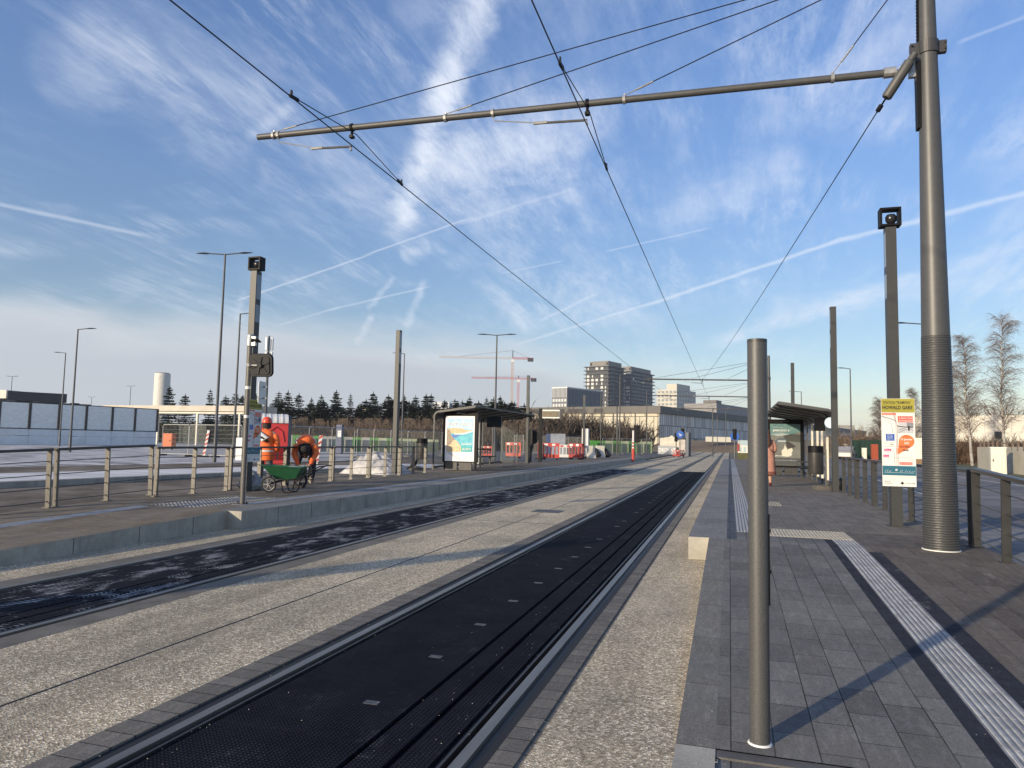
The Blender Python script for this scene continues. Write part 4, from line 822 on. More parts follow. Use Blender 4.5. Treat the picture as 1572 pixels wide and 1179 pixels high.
b=MB(); b.tube([(-.2,-.10,1.5),(-.05,-.19,1.42),(.12,-.19,1.32),(.02,-.2,1.28),(-.2,-.14,1.38)],[.05,.06,.05,.05,.04],10); b.build('hood',SILV,t,smooth=True); b=MB(); b.tube([(-.16,-.14,1.45),(0,-.22,1.34),(.15,-.19,1.24)],[.03,.035,.02],8); b.build('scarf',BLACK,t,smooth=True)
b=MB(); b.lathe([(.135,1.69),(.115,1.70),(.115,1.74),(.095,1.80),(.05,1.835),(.0,1.84)],(0,.02,0),20); b.build('hard_hat',mat('red_hat',(.72,.08,.04),.35),t,smooth=True); b=MB(); b.lathe([(.10,1.56),(.105,1.62),(.10,1.69)],(0,.02,0),16); b.build('hair',mat('dark_hair',(.03,.02,.015),.8),t,smooth=True)
# bending worker, head towards the camera over the barrow
bp=G(432,746); t=thing('person','worker bending over the green wheelbarrow, head down in a dark cap','person',(bp.x-.02,bp.y+1.0,0),R(30),group='workers in orange')
J=dict(pel=(.02,.28,.92),waist=(.01,.10,1.02),chest=(0,-.18,1.02),neck0=(0,-.34,.93),neck=(0,-.38,.90),head0=(0,-.43,.85),head1=(0,-.47,.80),head2=(0,-.50,.75),shl=(-.2,-.22,.98),ell=(-.27,-.32,.76),wrl=(-.17,-.46,.56),shr=(.2,-.22,.98),elr=(.27,-.32,.76),wrr=(.15,-.48,.55),
  hipl=(-.1,.28,.88),knl=(-.20,.12,.50),anl=(-.21,.22,.09),toel=(-.22,.04,.04),hipr=(.12,.28,.88),knr=(.20,.12,.50),anr=(.17,.24,.09),toer=(.19,.06,.04),hsl=(1,0,0),hsr=(1,0,0))
body(t,J); face(t,(0,-.47,.80),(0,-.35,-.94),(0,-.94,.35)); trousers(t,J,NAVY)
limb('jacket',[(.02,.34,.93),(.015,.16,1.03),(.0,-.04,1.08),(0,-.22,1.04),(0,-.34,.94)],[(.20,.19),(.22,.20),(.24,.21),(.25,.20),(.13,.13)],ORANGE,t,2)
limb('dark_pullover',[(0,.12,.90),(0,-.10,.86),(0,-.24,.80),(0,-.34,.74)],[(.19,.12),(.20,.13),(.18,.12),(.11,.08)],mat('black_pullover',(.014,.014,.016),.9),t,2)
for s,q in (('l',-1),('r',1)): limb('jacket_sleeve',[J['sh'+s],((J['sh'+s][0]+J['el'+s][0])/2,-.26,.90),J['el'+s],J['wr'+s]],[.10,.09,.08,.065],ORANGE,t)
for q in (-1,1): limb('glove',[(q*.19,-.43,.62),(q*.17,-.48,.55),(q*.15,-.52,.49)],[.06,.065,.04],mat('orange_glove',(.85,.12,.02),.6),t)
b=MB()
for y,z,r in ((.12,1.035,.218),(-.20,1.045,.235)): b.tube([(.23*math.cos(a)*r/.22,y,z-.02+.175*math.sin(a)) for a in [PI*k/12 for k in range(13)]],.022,6)
b.build('reflective_band',SILV,t,smooth=True)
b=MB(); b.lathe([(.0,-.115),(.06,-.10),(.105,-.05),(.118,.02),(.105,.08),(.0,.10)],(0,-.47,.86),18); b.build('cap',mat('dark_cap',(.012,.012,.014),.8),t,smooth=True)
b=MB(); b.tube([(-.02,-.30,.97),(0,-.36,.80),(0,-.34,.66)],[.15,.12,.06],12); b.build('dark_scarf',mat('black_cloth',(.012,.012,.013),.9),t,smooth=True)
# wheelbarrow
wb=G(432,756); t=thing('wheelbarrow','green tub wheelbarrow parked below the bending worker','wheelbarrow',(wb.x+.2,wb.y+.0,0),R(16),sc=.86)
b=MB(); b.add([(-.62,-.30,.66),(.34,-.27,.62),(.34,.27,.62),(-.62,.30,.66),(-.30,-.17,.33),(.16,-.17,.33),(.16,.17,.33),(-.30,.17,.33),
 (-.58,-.27,.65),(.31,-.245,.61),(.31,.245,.61),(-.58,.27,.65),(-.28,-.15,.36),(.14,-.15,.36),(.14,.15,.36),(-.28,.15,.36)],
 [(0,1,5,4),(1,2,6,5),(2,3,7,6),(3,0,4,7),(7,6,5,4),(8,12,13,9),(9,13,14,10),(10,14,15,11),(11,15,12,8),(12,15,14,13),(0,8,9,1),(1,9,10,2),(2,10,11,3),(3,11,8,0)]); b.tube([(-.62,-.30,.66),(.34,-.27,.62),(.34,.27,.62),(-.62,.30,.66),(-.62,-.30,.66)],.014,6); b.build('tub',GREENW,t)
b=MB(); b.lathe([(.0,.0),(.22,.02),(.20,.09),(.0,.13)],(.05,.02,.53),16); b.build('mortar_heap',mat('wet_mortar',(.33,.33,.31),.7,var=.3,vs=20),t)
for s in (-1,1):
    b=MB(); b.tube([(-.48,s*.06,.20),(-.22,s*.19,.30),(.30,s*.24,.36),(.62,s*.28,.58),(.78,s*.29,.66),(.92,s*.29,.67)],.016,8); b.build('handle_bar',BLACK,t,smooth=True)
    b=MB(); b.tube([(-.16,s*.20,.31),(-.10,s*.21,.06),(-.04,s*.21,.02),(.08,s*.22,.02),(.14,s*.22,.07),(.18,s*.22,.32)],.014,8); b.build('leg',BLACK,t,smooth=True)
b=MB(); wx=-.52
b.tube([(wx+.17*math.cos(a),0,.19+.17*math.sin(a)) for a in [2*PI*k/20 for k in range(21)]],.022,8); b.build('tyre',BLACKR,t,smooth=True)
b=MB(); b.tube([(wx+.145*math.cos(a),0,.19+.145*math.sin(a)) for a in [2*PI*k/20 for k in range(21)]],.008,6)
for k in range(6): a=k*PI/3; b.bar((wx,0,.19),(wx+.14*math.cos(a),0,.19+.14*math.sin(a)),.008)
b.tube([(wx,-.06,.19),(wx,.06,.19)],.014,8); b.build('wheel_rim',GALV,t)
# second barrow-like mixer wheels and tool behind
b=MB(); q=G(447,750)
for k,(x,rr) in enumerate(((0,.16),)):
    b.tube([(q.x+rr*math.cos(a),q.y+.35,.17+rr*math.sin(a)) for a in [2*PI*i/18 for i in range(19)]],.03,8)
b.bar((q.x,q.y+.35,.17),(q.x+.12,q.y+.35,.5),.04); b.box((q.x-.03,q.y+.38,.36),(.22,.2,.22)); tag(b.build('hand_cart',BLACKR),'black small-wheeled cart standing just behind the wheelbarrow','cart')
b=MB(); q=G(462,748); b.tube([(q.x,q.y,.05),(q.x,q.y+.10,.05)],.065,14); tag(b.build('loose_wheel',BLACKR),'small black rubber wheel lying right of the wheelbarrow','wheel')
q=D(386,735,15.6); bag('grey_sack',(q.x,q.y,-.0),.42,'grey crumpled sack behind the railing beside the notice mast',mat('grey_sack',(.28,.28,.28),.9,var=.3,vs=9))
# white heap
pl=MB(); c0=G(560,728,-.2); rnd=random.Random(11)
nx,ny=26,14
vs=[]
for i in range(nx+1):
    for j_ in range(ny+1):
        u=i/nx; v=j_/ny; hgt_=.80*max(0,math.sin(PI*min(1,u*1.0)**.75)**.8)*math.sin(PI*v)**.6; 
        vs.append((-1.15+2.1*u+.45*v,-.2+1.7*v,hgt_*(1+rnd.uniform(-.12,.12))))
pl.add(vs,[(i*(ny+1)+j_,(i+1)*(ny+1)+j_,(i+1)*(ny+1)+j_+1,i*(ny+1)+j_+1) for i in range(nx) for j_ in range(ny)])
tag(pl.build('sheeted_heap',mat('white_sheeting',(.50,.48,.46),.7,var=.25,vs=5,bump=.8,bs=7),loc=(c0.x+.1,c0.y+.1,-.2),smooth=False),'heap under crumpled white sheeting behind the left railing','heap')
# ================================================================ STREET LAMPS
def lamp(base,H,arms,label,r=.075,curved=False):
    t=thing('street_lamp',label,'street lamp',base,group='street lamps')
    b=MB()
    if curved:
        b.tube([(0,0,0),(0,0,H*.72)],[r,r*.7],8)
        for a in arms: b.tube([(0,0,H*.72)]+[(a*(1-math.cos(q)),0,H*.72+H*.28*math.sin(q)) for q in [PI/2*k/6 for k in range(1,7)]],r*.5,6)
    else:
        b.tube([(0,0,0),(0,0,1.2),(0,0,1.22),(0,0,H)],[r*1.25,r*1.2,r,r*.62],10)
    b.build('pole',GREY,t,smooth=True)
    for a in arms:
        if not curved: b=MB(); b.tube([(0,0,H-.03),(a,0,H+.02+.02*abs(a))],r*.42,6); b.build('arm',GREY,t)
        b=MB(); s=1 if a>0 else -1; b.tube([(a-.05*s,0,H+.03),(a+.2*s,0,H+.05),(a+.62*s,0,H+.06)],[.05,.085,.03],8); b.v=[(x,y*1.5,(z-H-.04)*.55+H+.04) for x,y,z in b.v]; b.build('lamp_head',GREYD,t,smooth=True)
    return t
def lamp_px(px,py,dep,zb,arms,label,**k):
    p=D(px,py,dep); o=lamp((p.x,p.y,zb),p.z-zb-.1,arms,label,**k); o.rotation_euler=(0,0,YAW*.6); return o
lamp_px(346,387,37,-.19,[-.95,.85],'tall double-armed street lamp left of the camera mast, rising from the frosted square')
lamp_px(369,479,45,-.19,[.7],'street lamp with one arm right, half hidden by the round post')
lamp_px(120,503,50,-.19,[.75],'street lamp behind the glass wall, arm pointing right')
lamp_px(101,540,70,-.19,[-.65],'street lamp behind the glass wall, arm pointing left')
lamp_px(19,577,120,-.19,[-.5,.5],'small distant double-armed lamp above the dark canopy at far left')
lamp_px(201,592,140,-.19,[-.4,.4],'small distant double-armed lamp left of the white tower')
lamp_px(141,609,170,-.19,[-.4,.4],'tiny distant double-armed lamp just above the glass wall')
lamp_px(763,512,50,-.19,[-.75,.75],'double-armed street lamp rising behind the left shelter')
lamp_px(621,541,65,-.19,[-.5],'street lamp close behind the square mast left of the left shelter')
lamp_px(1418,494,38,-.12,[-.95],'street lamp immediately left of the thick mast, arm pointing left')
lamp_px(1305,564,62,-.12,[-.5],'street lamp right of the tall square mast by the bin, arm pointing left')
lamp_px(1230,600,90,-.12,[-.9],'distant street lamp above the right shelter roof')
lamp_px(941,659,105,-.2,[-1.0,1.6],'low curved double lamp before the bare shrubs',r=.06,curved=True)
lamp_px(632,660,75,-.2,[-.15],'thin short lamp behind the mesh fence left of the left shelter',r=.04)
def pole(px,ytop,dep,zb,label,r=.07,name='slim_pole'):
    p=D(px,ytop,dep); b=MB(); b.tube([(0,0,0),(0,0,p.z-zb)],[r,r*.7],8); tag(b.build(name,GREY,loc=(p.x,p.y,zb)),label,'pole')
pole(923,603,75,-.2,'slim grey pole left of the grey tower, second of the poles'); pole(952,577,85,-.2,'tall slim grey pole in front of the dark grey tower',.09); pole(993,598,100,-.2,'slim grey pole at the right edge of the dark tower')
pole(1060,640,120,-.3,'slim pole before the shopping hall, left of the rails'); pole(1094,628,95,-.3,'slim dark pole standing left of the rails far away',.08); pole(1101,637,125,-.3,'thin pole just right of the dark far pole'); pole(1114,630,135,-.3,'slim pole before the far hall, right end')
# telecom mast
p=D(410,588,75); t=thing('telecom_mast','slim telecom mast with stacked white antennas behind the traffic mirror','antenna mast',(p.x,p.y,-.2)); Hh=D(412,515,75).z+.2
b=MB(); b.tube([(0,0,0),(0,0,Hh)],[.17,.10],8); b.build('pole',GREY,t)
for zt,hh in ((Hh-.2,1.3),(Hh-1.7,.9),(Hh-2.8,1.1)):
    for a in range(3):
        b=MB(); b.box((.32*math.cos(a*2.1+.4),.32*math.sin(a*2.1+.4),zt-hh/2),(.22,.22,hh)); b.bar((0,0,zt-hh/2),(.3*math.cos(a*2.1+.4),.3*math.sin(a*2.1+.4),zt-hh/2),.05); b.build('antenna',WHITEP,t)
# ================================================================ LEFT DISTANCE: WALL, CANOPIES, FENCES
A0=D(-150,0,66); 
def onl(px,d0,d1,x0=0.,x1=240.):   # ground position on the wall line by photo column
    k=(px-x0)/(x1-x0); dep=1/((1-k)/d0+k/d1); y=CY+F_PX*math.tan(PITCH)+(px-CX)*ROLL; q=D(px,y,dep); return q,dep
edges=[-130,-90,-48,-3,44,89,131,171,206,240]
t=None; p0,_=onl(0,72,87)
t=thing('noise_barrier','long barrier of pale glass panels on blue-grey cladding, left of the orange box','barrier',(p0.x,p0.y,-.2))
qs=[onl(e,72,87)[0] for e in edges]
for k,(a,c) in enumerate(zip(qs,qs[1:])):
    A=Vector((a.x,a.y)); C=Vector((c.x,c.y)); dv=(C-A).normalized(); nv=Vector((dv.y,-dv.x))
    def quad(nm,u0,u1,z0,z1,th,m):
        b=MB(); P0=A+dv*u0; P1=C-dv*u1; b.prism([(P0.x,P0.y),(P1.x,P1.y),(P1.x-nv.x*th,P1.y-nv.y*th),(P0.x-nv.x*th,P0.y-nv.y*th)][::-1],z0,z1); b.build(nm,m,t,world=True)
    quad('cladding_panel',.02,.02,-.2,.72,.5,CLAD); quad('cladding_panel',.02,.02,.76,1.42,.45,CLAD); quad('glass_panel',.16,.16,1.52,4.12,.06,FROSTG); quad('bottom_rail',0,0,1.42,1.54,.2,GREYD); quad('top_rail',0,0,4.12,4.22,.12,GREYD)
    b=MB(); b.bx(c.x-.1,c.x+.1,c.y-.1,c.y+.1,1.42,4.22); b.build('post',GREYD,t,world=True)
def boxbetween(b,A,C,z0,z1,th,mi=0):
    A=Vector((A.x,A.y)); C=Vector((C.x,C.y)); dv=(C-A).normalized(); nv=Vector((-dv.y,dv.x))*th
    b.prism([(A.x,A.y),(C.x,C.y),(C.x+nv.x,C.y+nv.y),(A.x+nv.x,A.y+nv.y)],z0,z1,mi)
# dark canopy at far left
A=D(14,600,95); C=D(103,606,100); t=thing('station_canopy','dark flat station canopy behind the glass wall at far left','canopy',(A.x,A.y,-.2))
b=MB(); boxbetween(b,A,C,A.z-1.25,A.z-.0,7); b.build('roof',DARKROOF,t,world=True)
b=MB(); W0=D(-60,598,95); boxbetween(b,W0,A-(A-C).normalized()*-.3,A.z-1.0,A.z+.1,6); b.build('pale_roof_part',CREAM,t,world=True)
for k in (.03,.14,.98):
    q=A.lerp(C,k); b=MB(); b.bx(q.x-.3,q.x+.3,q.y+1,q.y+2,-.2,A.z-1.2); b.build('column',BLACK,t,world=True)
b=MB(); boxbetween(b,A.lerp(C,.05)+Vector((0,4,0)),C+Vector((0,4,0)),A.z-1.9,A.z-1.25,.3); b.build('window_band',mat('dark_glass',(.03,.035,.045),.2),t,world=True)
# long beige canopy
A=D(158,622,100); C=D(392,627,92); zt=A.z; t=thing('platform_canopy','long beige canopy on pale posts before the dark spruces','canopy',(C.x,C.y,-.2))
b=MB(); boxbetween(b,A,C,zt-.75,zt,4.5); b.build('roof',BEIGEC,t,world=True)
b=MB(); boxbetween(b,A+Vector((0,.3,0)),C+Vector((0,.3,0)),zt-1.05,zt-.8,4.0); b.build('fascia',CREAM,t,world=True)
for px in (246,306,368,384): 
    k=(px-158)/(392-158); q=A.lerp(C,k); b=MB(); b.bx(q.x-.11,q.x+.11,q.y+.2,q.y+.45,-.2,zt-1.05); b.build('post',CREAM,t,world=True)
b=MB(); boxbetween(b,A.lerp(C,.42)+Vector((0,3,0)),A.lerp(C,.6)+Vector((0,3,0)),.0,2.6,.1); b.build('glazing',GLASS,t,world=True)
def card(name,px0,py0,px1,py1,dep,m,label,cat,th=.15,group=None,zb=None):
    a=D(px0,py1,dep); c=D(px1,py0,dep); z0=min(a.z,c.z) if zb is None else zb; z1=max(a.z,c.z); dx=Vector((c.x-a.x,c.y-a.y)); l=dx.length; b=MB(); b.bx(0,l,0,th,z0,z1)
    o=b.build(name,m,loc=(a.x,a.y,0),rz=math.atan2(dx.y,dx.x)); return tag(o,label,cat,group)
t=thing('electric_cabinet','orange electrical cabinet on legs at the end of the glass barrier','cabinet',D(256,681,62)*1); t.location.z=-.2
b=MB(); b.bx(-.52,.52,0,.5,.15,1.45); b.build('case',mat('orange_cabinet',(.55,.12,.03),.5),t); b=MB(); b.bx(-.47,.47,-.02,0,.2,1.4); b.build('door',mat('orange_cabinet_door',(.62,.14,.035),.5),t); b=MB(); b.bx(.3,.36,-.04,-.02,.75,.9); b.build('latch',BLACK,t); b=MB(); b.bx(-.48,-.4,.1,.2,0,.15); b.bx(.4,.48,.1,.2,0,.15); b.build('leg',BLACK,t)
# mesh fence panels (heras)
def heras_proto(w=3.4,h=2.0):
    t=thing('mesh_fence_panel','x','fence',(0,0,0)); b=MB()
    b.tube([(0,0,.1),(0,0,h-.15),(.08,0,h),(w-.08,0,h),(w,0,h-.15),(w,0,.1),(w,0,.15),(0,0,.15)],.025,6); b.build('frame',GALV,t)
    b=MB()
    for k in range(1,34): b.bx(w*k/34-.003,w*k/34+.003,-.003,.003,.15,h-.02)
    for k in range(1,7): b.bx(0,w,-.004,.004,.15+(h-.2)*k/7-.004,.15+(h-.2)*k/7+.004)
    b.build('wire_mesh',mat('mesh_wire',(.20,.20,.19),.5,metal=.4),t)
    b=MB(); b.bx(-.12,.12,-.33,.33,0,.12); b.build('foot_block',mat('foot_block',(.14,.13,.12),.9),t)
    return t
hp=heras_proto(); hn=0
def heras(px0,px1,d0,d1,n,label,zb=-.2):
    global hn
    y=680
    for k in range(n):
        def at(q): 
            f=(q); dep=1/((1-f)/d0+f/d1); px=px0+(px1-px0)*f; yy=CY+F_PX*math.tan(PITCH)+(px-CX)*ROLL; return D(px,yy,dep)
        a=at(k/n); c=at((k+1)/n); dx=Vector((c.x-a.x,c.y-a.y)); o=hp if hn==0 else dup(hp,(0,0,0)); hn+=1
        o.location=(a.x,a.y,zb); o.rotation_euler=(0,0,math.atan2(dx.y,dx.x)); s=dx.length/3.45; o.scale=(s,1,1.0); o['label']=label%nth(k); o['group']='galvanised mesh site fence panels'
heras(250,372,46,43,3,'mesh fence panel under the beige canopy, %s from the left')
heras(440,545,42,46,3,'mesh fence panel right of the red toilet cabin, %s from it')
heras(548,705,50,62,6,'mesh fence panel behind the left railing, %s in the middle run')
heras(790,900,70,85,8,'mesh fence panel behind the red and white barriers, %s from the left')
heras(925,1000,92,96,5,'mesh fence panel in front of the shopping hall, %s from the left')
# green and grey hoarding behind the fence
t=thing('site_hoarding','low green and grey sheet hoarding along the far kerb before the shrubs','hoarding',D(436,668,70)*1); 
segs=[436]+[436+k*13.2 for k in range(1,19)]
for k,(a,c) in enumerate(zip(segs,segs[1:])):
    dep=66+(a-436)*.06; A=D(a,668,dep); C=D(c,668,dep); b=MB(); boxbetween(b,A,C,-.2,1.35-.02*k*.5,.06); b.build('sheet',GREENB if k in (1,3,6,8,10,12) else (mat('grey_sheet',(.28,.29,.28),.7,var=.2,vs=.6) if k<11 else mat('pale_graffiti_sheet',(.40,.42,.33),.7,c2=(.20,.30,.12),vs=.7)),t,world=True)
t=thing('site_hoarding','green hoarding with graffiti behind the white panel, near the far kerb','hoarding',D(900,692,100)*1)
for k in range(8):
    a=905+k*12; A=D(a,690,100+k); C=D(a+12,690,100+k); b=MB(); boxbetween(b,A,C,-.2,1.5,.06); b.build('sheet',GREENB if k in (0,1,3,5) else mat('pale_graffiti_sheet',(.4,.4,.4)),t,world=True)
# portable toilet
tp=D(421,700,31.5); t=thing('portable_toilet','red portable toilet with rounded white roof and dark door','portable toilet',(tp.x,tp.y,-.2),R(38))
b=MB(); b.bx(-.55,.55,-.55,.55,0,1.98); b.build('cabin',mat('toilet_red',(.62,.05,.05),.5,var=.1,vs=2),t)
sec=[(-.60,1.95)]+[(.60*math.cos(PI-PI*k/10)*1.0,2.02+.34*math.sin(PI*k/10)) for k in range(11)]+[(.60,1.95)]
b=MB(); b.prismX(sec,-.62,.50); 
for x in (-.5,-.25,0,.25): b.prismX([(y*1.04,z+.015) for y,z in sec],x-.03,x+.03)
b.build('roof',WHITEP,t); 
b=MB(); b.prismX([(-.60,.0)]+[(.60,.0)]+[(.61*math.cos(PI*k/10),1.95+.36*math.sin(PI*k/10)) for k in range(11)]+[(-.61,1.9)],.50,.62); b.build('door_frame',mat('toilet_navy',(.035,.045,.07),.5),t)
b=MB(); b.bx(.62,.65,-.40,.42,.1,1.95); b.build('door',mat('toilet_door',(.028,.036,.058),.5),t)
b=MB()
for y0 in (-.46,-.02): b.bx(-.45+0*y0,.40,-.562,-.552,.35,.95); 
b.tube([(-.35,-.56,1.15),(-.25,-.565,1.6),(0,-.565,1.8),(.25,-.565,1.6),(.35,-.56,1.15)],.025,6); b.build('side_moulding',mat('toilet_red_dark',(.45,.03,.03),.5),t)
# blue post with notice, striped boards, crate
card('blue_post',515,652,525,690,60,mat('navy_post',(.03,.05,.13),.5),'blue post with small white notice behind the left railing','post',.3,zb=-.2); card('small_notice',518,661,524,671,59.6,WHITE,'small white notice taped on the blue post','sign',.03)
card('cardboard_box',468,675,476,683,38,mat('cardboard',(.42,.26,.13),.8),'brown cardboard box right of the portable toilet','box',.25)
def stripe_board(px,py0,py1,dep,label,w=.15,zb=-.2,lean=8):
    p=D(px,py1,dep); q=D(px,py0,dep); H=q.z-zb; t=thing('hazard_board',label,'hazard board',(p.x,p.y,zb),group='red and white hazard boards'); t.rotation_euler=(0,R(lean),YAW)
    b=MB(); b.bx(-w/2,w/2,0,.03,.12,H); b.build('board',WHITEP,t); b=MB(); z=.15
    while z<H-.2: b.add([(-w/2,-.004,z),(w/2,-.004,z+.14),(w/2,-.004,z+.27),(-w/2,-.004,z+.13)],[(0,1,2,3)]); z+=.28
    b.build('red_stripes',RED,t); b=MB(); b.bx(-.35,.35,-.18,.2,0,.12); b.build('foot',BLACKR,t); return t
stripe_board(485,668,705,34,'leaning red and white hazard board behind the railing, right of the toilet')
stripe_board(313,660,684,44,'leaning red and white hazard board under the beige canopy')
card('white_cabinet',362,672,372,690,40,WHITE,'small white cabinet left of the shaded station notice','cabinet',.3,zb=-.2)
# ================================================================ MID DISTANCE: display board, barriers
p=G(829,709); t=thing('departure_board','black post carrying a flat amber departure display, right of the left shelter','information display',(p.x,p.y,0))
b=MB(); b.bx(-.09,.09,-.09,.09,0,3.12); b.build('post',BLACK,t); b=MB(); b.bx(.12,1.15,-.09,.09,2.55,3.05); b.build('casing',WHITE,t); b=MB(); b.bx(.13,1.14,-.10,-.09,2.62,2.97); b.build('screen',mat('amber_screen',(.12,.10,.065),.4,var=.3,vs=8),t)
for z,s in ((2.87,'T1 Kirchberg 4 min'),(2.77,'T1 Findel 12 min'),(2.67,'T1 Howald 15 min')): text(s,.72,(.2,-.104,z),mat('amber_text',(.35,.24,.10),.5),t,h=.06)
b=MB(); p=G(808,708); o=None
t=thing('round_sign','black round sign disc seen from behind, beside the mast at the shelter end','sign',(-10.55,38.6,0)); b=MB(); b.tube([(0,0,0),(0,0,1.9)],.03,8); b.build('pole',GREYD,t); b=MB(); b.tube([(0,-.02,1.42),(0,.02,1.42)],.42,20); b.build('disc',BLACK,t); 
b=MB(); b.tube([(-.1,-.2,0),(-.12,0,.5),(-.1,.0,.9),(.1,0,.95)],[.09,.16,.2,.1],10); b.build('cover',BLACKR,t)
def barrier_proto(m,name='plastic_barrier'):
    t=thing(name,'x','barrier',(0,0,0)); W_=1.0; b=MB()
    b.bx(0,W_,-.03,.03,.12,.32); b.bx(0,W_,-.03,.03,.80,1.0)
    for k in range(5): x=k*(W_-.07)/4; b.bx(x,x+.07,-.025,.025,.32,.80)
    b.build('frame',m,t); b=MB()
    for x in (.12,W_-.12): b.bx(x-.06,x+.06,-.22,.22,0,.12)
    b.build('foot',BLACKR,t); b=MB(); b.bx(.08,.3,-.036,-.03,.84,.96); b.bx(.55,.75,-.036,-.03,.84,.96); b.build('reflector',WHITE if m is not WHITEP else RED,t); return t
br=barrier_proto(RED); bw=barrier_proto(WHITEP); bd=barrier_proto(REDD); ub={}
def barrier(proto,px,py,rz,label,s=1.1):
    p=G(px,py,0) ; o=proto if proto.name not in ub else dup(proto,(0,0,0)); ub[proto.name]=1
    o.location=(p.x,p.y,0); o.rotation_euler=(0,0,rz); o.scale=(s,s,s); o['label']=label; o['group']='plastic chapter barriers round the works'
barrier(br,833,705.5,R(10),'orange-red plastic barrier facing the camera, right of the departure display post')
barrier(bw,858,704.5,R(12),'white plastic barrier in the middle of the barrier ring',1.0)
barrier(bd,826,706,R(100),'dark red plastic barrier seen end-on behind the departure display post')
barrier(bd,873,705,R(-20),'dark red plastic barrier at the right corner of the ring')
barrier(bd,884,704,R(70),'dark red plastic barrier seen end-on at the right side of the ring')
barrier(bw,889,703,R(60),'white plastic barrier behind the red ones, nearest the white panel',.95)
for _px,_l,_p in ((1037,'red barrier at the far crossing, left of the dirty white cabinet',br),(1044,'faded dark red barrier below the dirty white cabinet',bd)):
    q=D(_px-4,691,84); o=dup(_p,(q.x,q.y,-.28),R(10),_l,'plastic chapter barriers round the works',.8)
barrier(br,738,702,R(5),'red plastic barrier seen through the shelter glass',.8); barrier(br,776,703,R(0),'red plastic barrier right behind the shelter end')
card('white_board',893,658,903,689,55.5,WHITEP,'tall white panel fixed left of the square mast on the left platform','panel',.55,zb=.55)
card('grey_poster_board',845,666,868,688,62,mat('poster_board',(.26,.28,.33),.6,var=.15,vs=2),'pale grey poster board behind the barriers','board',.08,zb=0); card('blue_board',838,666,845,690,62.5,mat('dull_blue',(.03,.06,.16),.6),'narrow blue board left of the pale poster board','board',.1,zb=0)
def jersey(px,py,label):
    p=G(px,py,0); b=MB(); b.prismX([(-.35,0),(.35,0),(.28,.2),(.10,.45),(.08,.95),(-.08,.95),(-.10,.45),(-.28,.2)],-.35,.35); tag(b.build('concrete_block',CREAM,loc=(p.x,p.y,0),rz=R(30)),label,'concrete block','flared concrete blocks')
jersey(906,703,'flared cream concrete block right beside the white panel'); jersey(921,702,'flared cream concrete block, second one right of the white panel')
for px,l in ((914,'dark heap of debris between the two cream blocks'),(929,'dark heap of debris right of the second cream block')): p=G(px,702,0); bag('debris_heap',p,.75,l,BLACKR,'heap')
# red/white pole
p=G(972,699,-.28); t=thing('striped_pole','red and white striped marker pole at the road crossing','pole',(p.x*.62,p.y*.62,-.2)); sc=.62
Hs=(699-652)/F_PX*(Vector((p.x,p.y,0)).length*.62*.99)
b=MB(); b.tube([(0,0,0),(0,0,Hs*.42)],.11,10); b.build('red_base',RED,t)
for k in range(4): b=MB(); b.tube([(0,0,Hs*(.42+.05*k)),(0,0,Hs*(.47+.05*k))],.08,10); b.build('stripe',WHITE if k%2==0 else RED,t)
b=MB(); b.tube([(0,0,Hs*.62),(0,0,Hs)],.07,10); b.build('white_top',WHITE,t)
def signal(px,py0,py1,dep,label,s=1.0,zb=-.28):
    p=D(px,py1,dep); q=D(px,py0,dep); H=q.z-zb; t=thing('traffic_light',label,'traffic light',(p.x,p.y,zb),group='traffic lights at the crossing')
    b=MB(); b.tube([(0,0,0),(0,0,H)],.06,8); b.build('pole',GREYL,t); b=MB(); b.bx(-.2*s,.2*s,-.25,-.02,H-1.3*s,H-.2); b.build('signal_head',BLACK,t)
    for k in range(3): b=MB(); z=H-.38-.34*k*s; b.tube([(0,-.36,z),(0,-.25,z)],.11*s,10); b.build('lens_hood',BLACK,t)
    return t
signal(978,650,690,78,'black traffic light before the bare shrubs, right of the striped pole',1.6); signal(1048,655,693,88,'traffic light beside the blue direction sign'); signal(1038,662,692,90,'traffic light left of the blue direction sign'); signal(1128,655,700,66,'dark striped signal post at the end of the right platform',.9,0)
def blue_sign(px,py,dep,label,zb=-.28,r=.36):
    p=D(px,py,dep); t=thing('blue_sign',label,'road sign',(p.x,p.y,zb),group='round blue road signs'); z=p.z-zb; b=MB(); b.tube([(0,0,0),(0,0,z+.3)],.035,8); b.build('pole',GREYL,t); b=MB(); b.tube([(0,-.06,z),(0,-.03,z)],r,20); b.build('disc',BLUE,t); b=MB(); b.bar((-.15,-.07,z+.12),(.1,-.07,z-.12),.06,.006,up=(0,1,0)); b.bar((.12,-.07,z-.14),(-.08,-.07,z-.14),.06,.006,up=(0,1,0)); b.bar((.12,-.07,z-.14),(.12,-.07,z+.04),.06,.006,up=(0,1,0)); b.build('arrow',WHITE,t)
blue_sign(1044,667,82,'round blue arrow sign left of the far rails',r=.42); blue_sign(1128,670,70,'round blue arrow sign at the end of the right platform',0,.42)
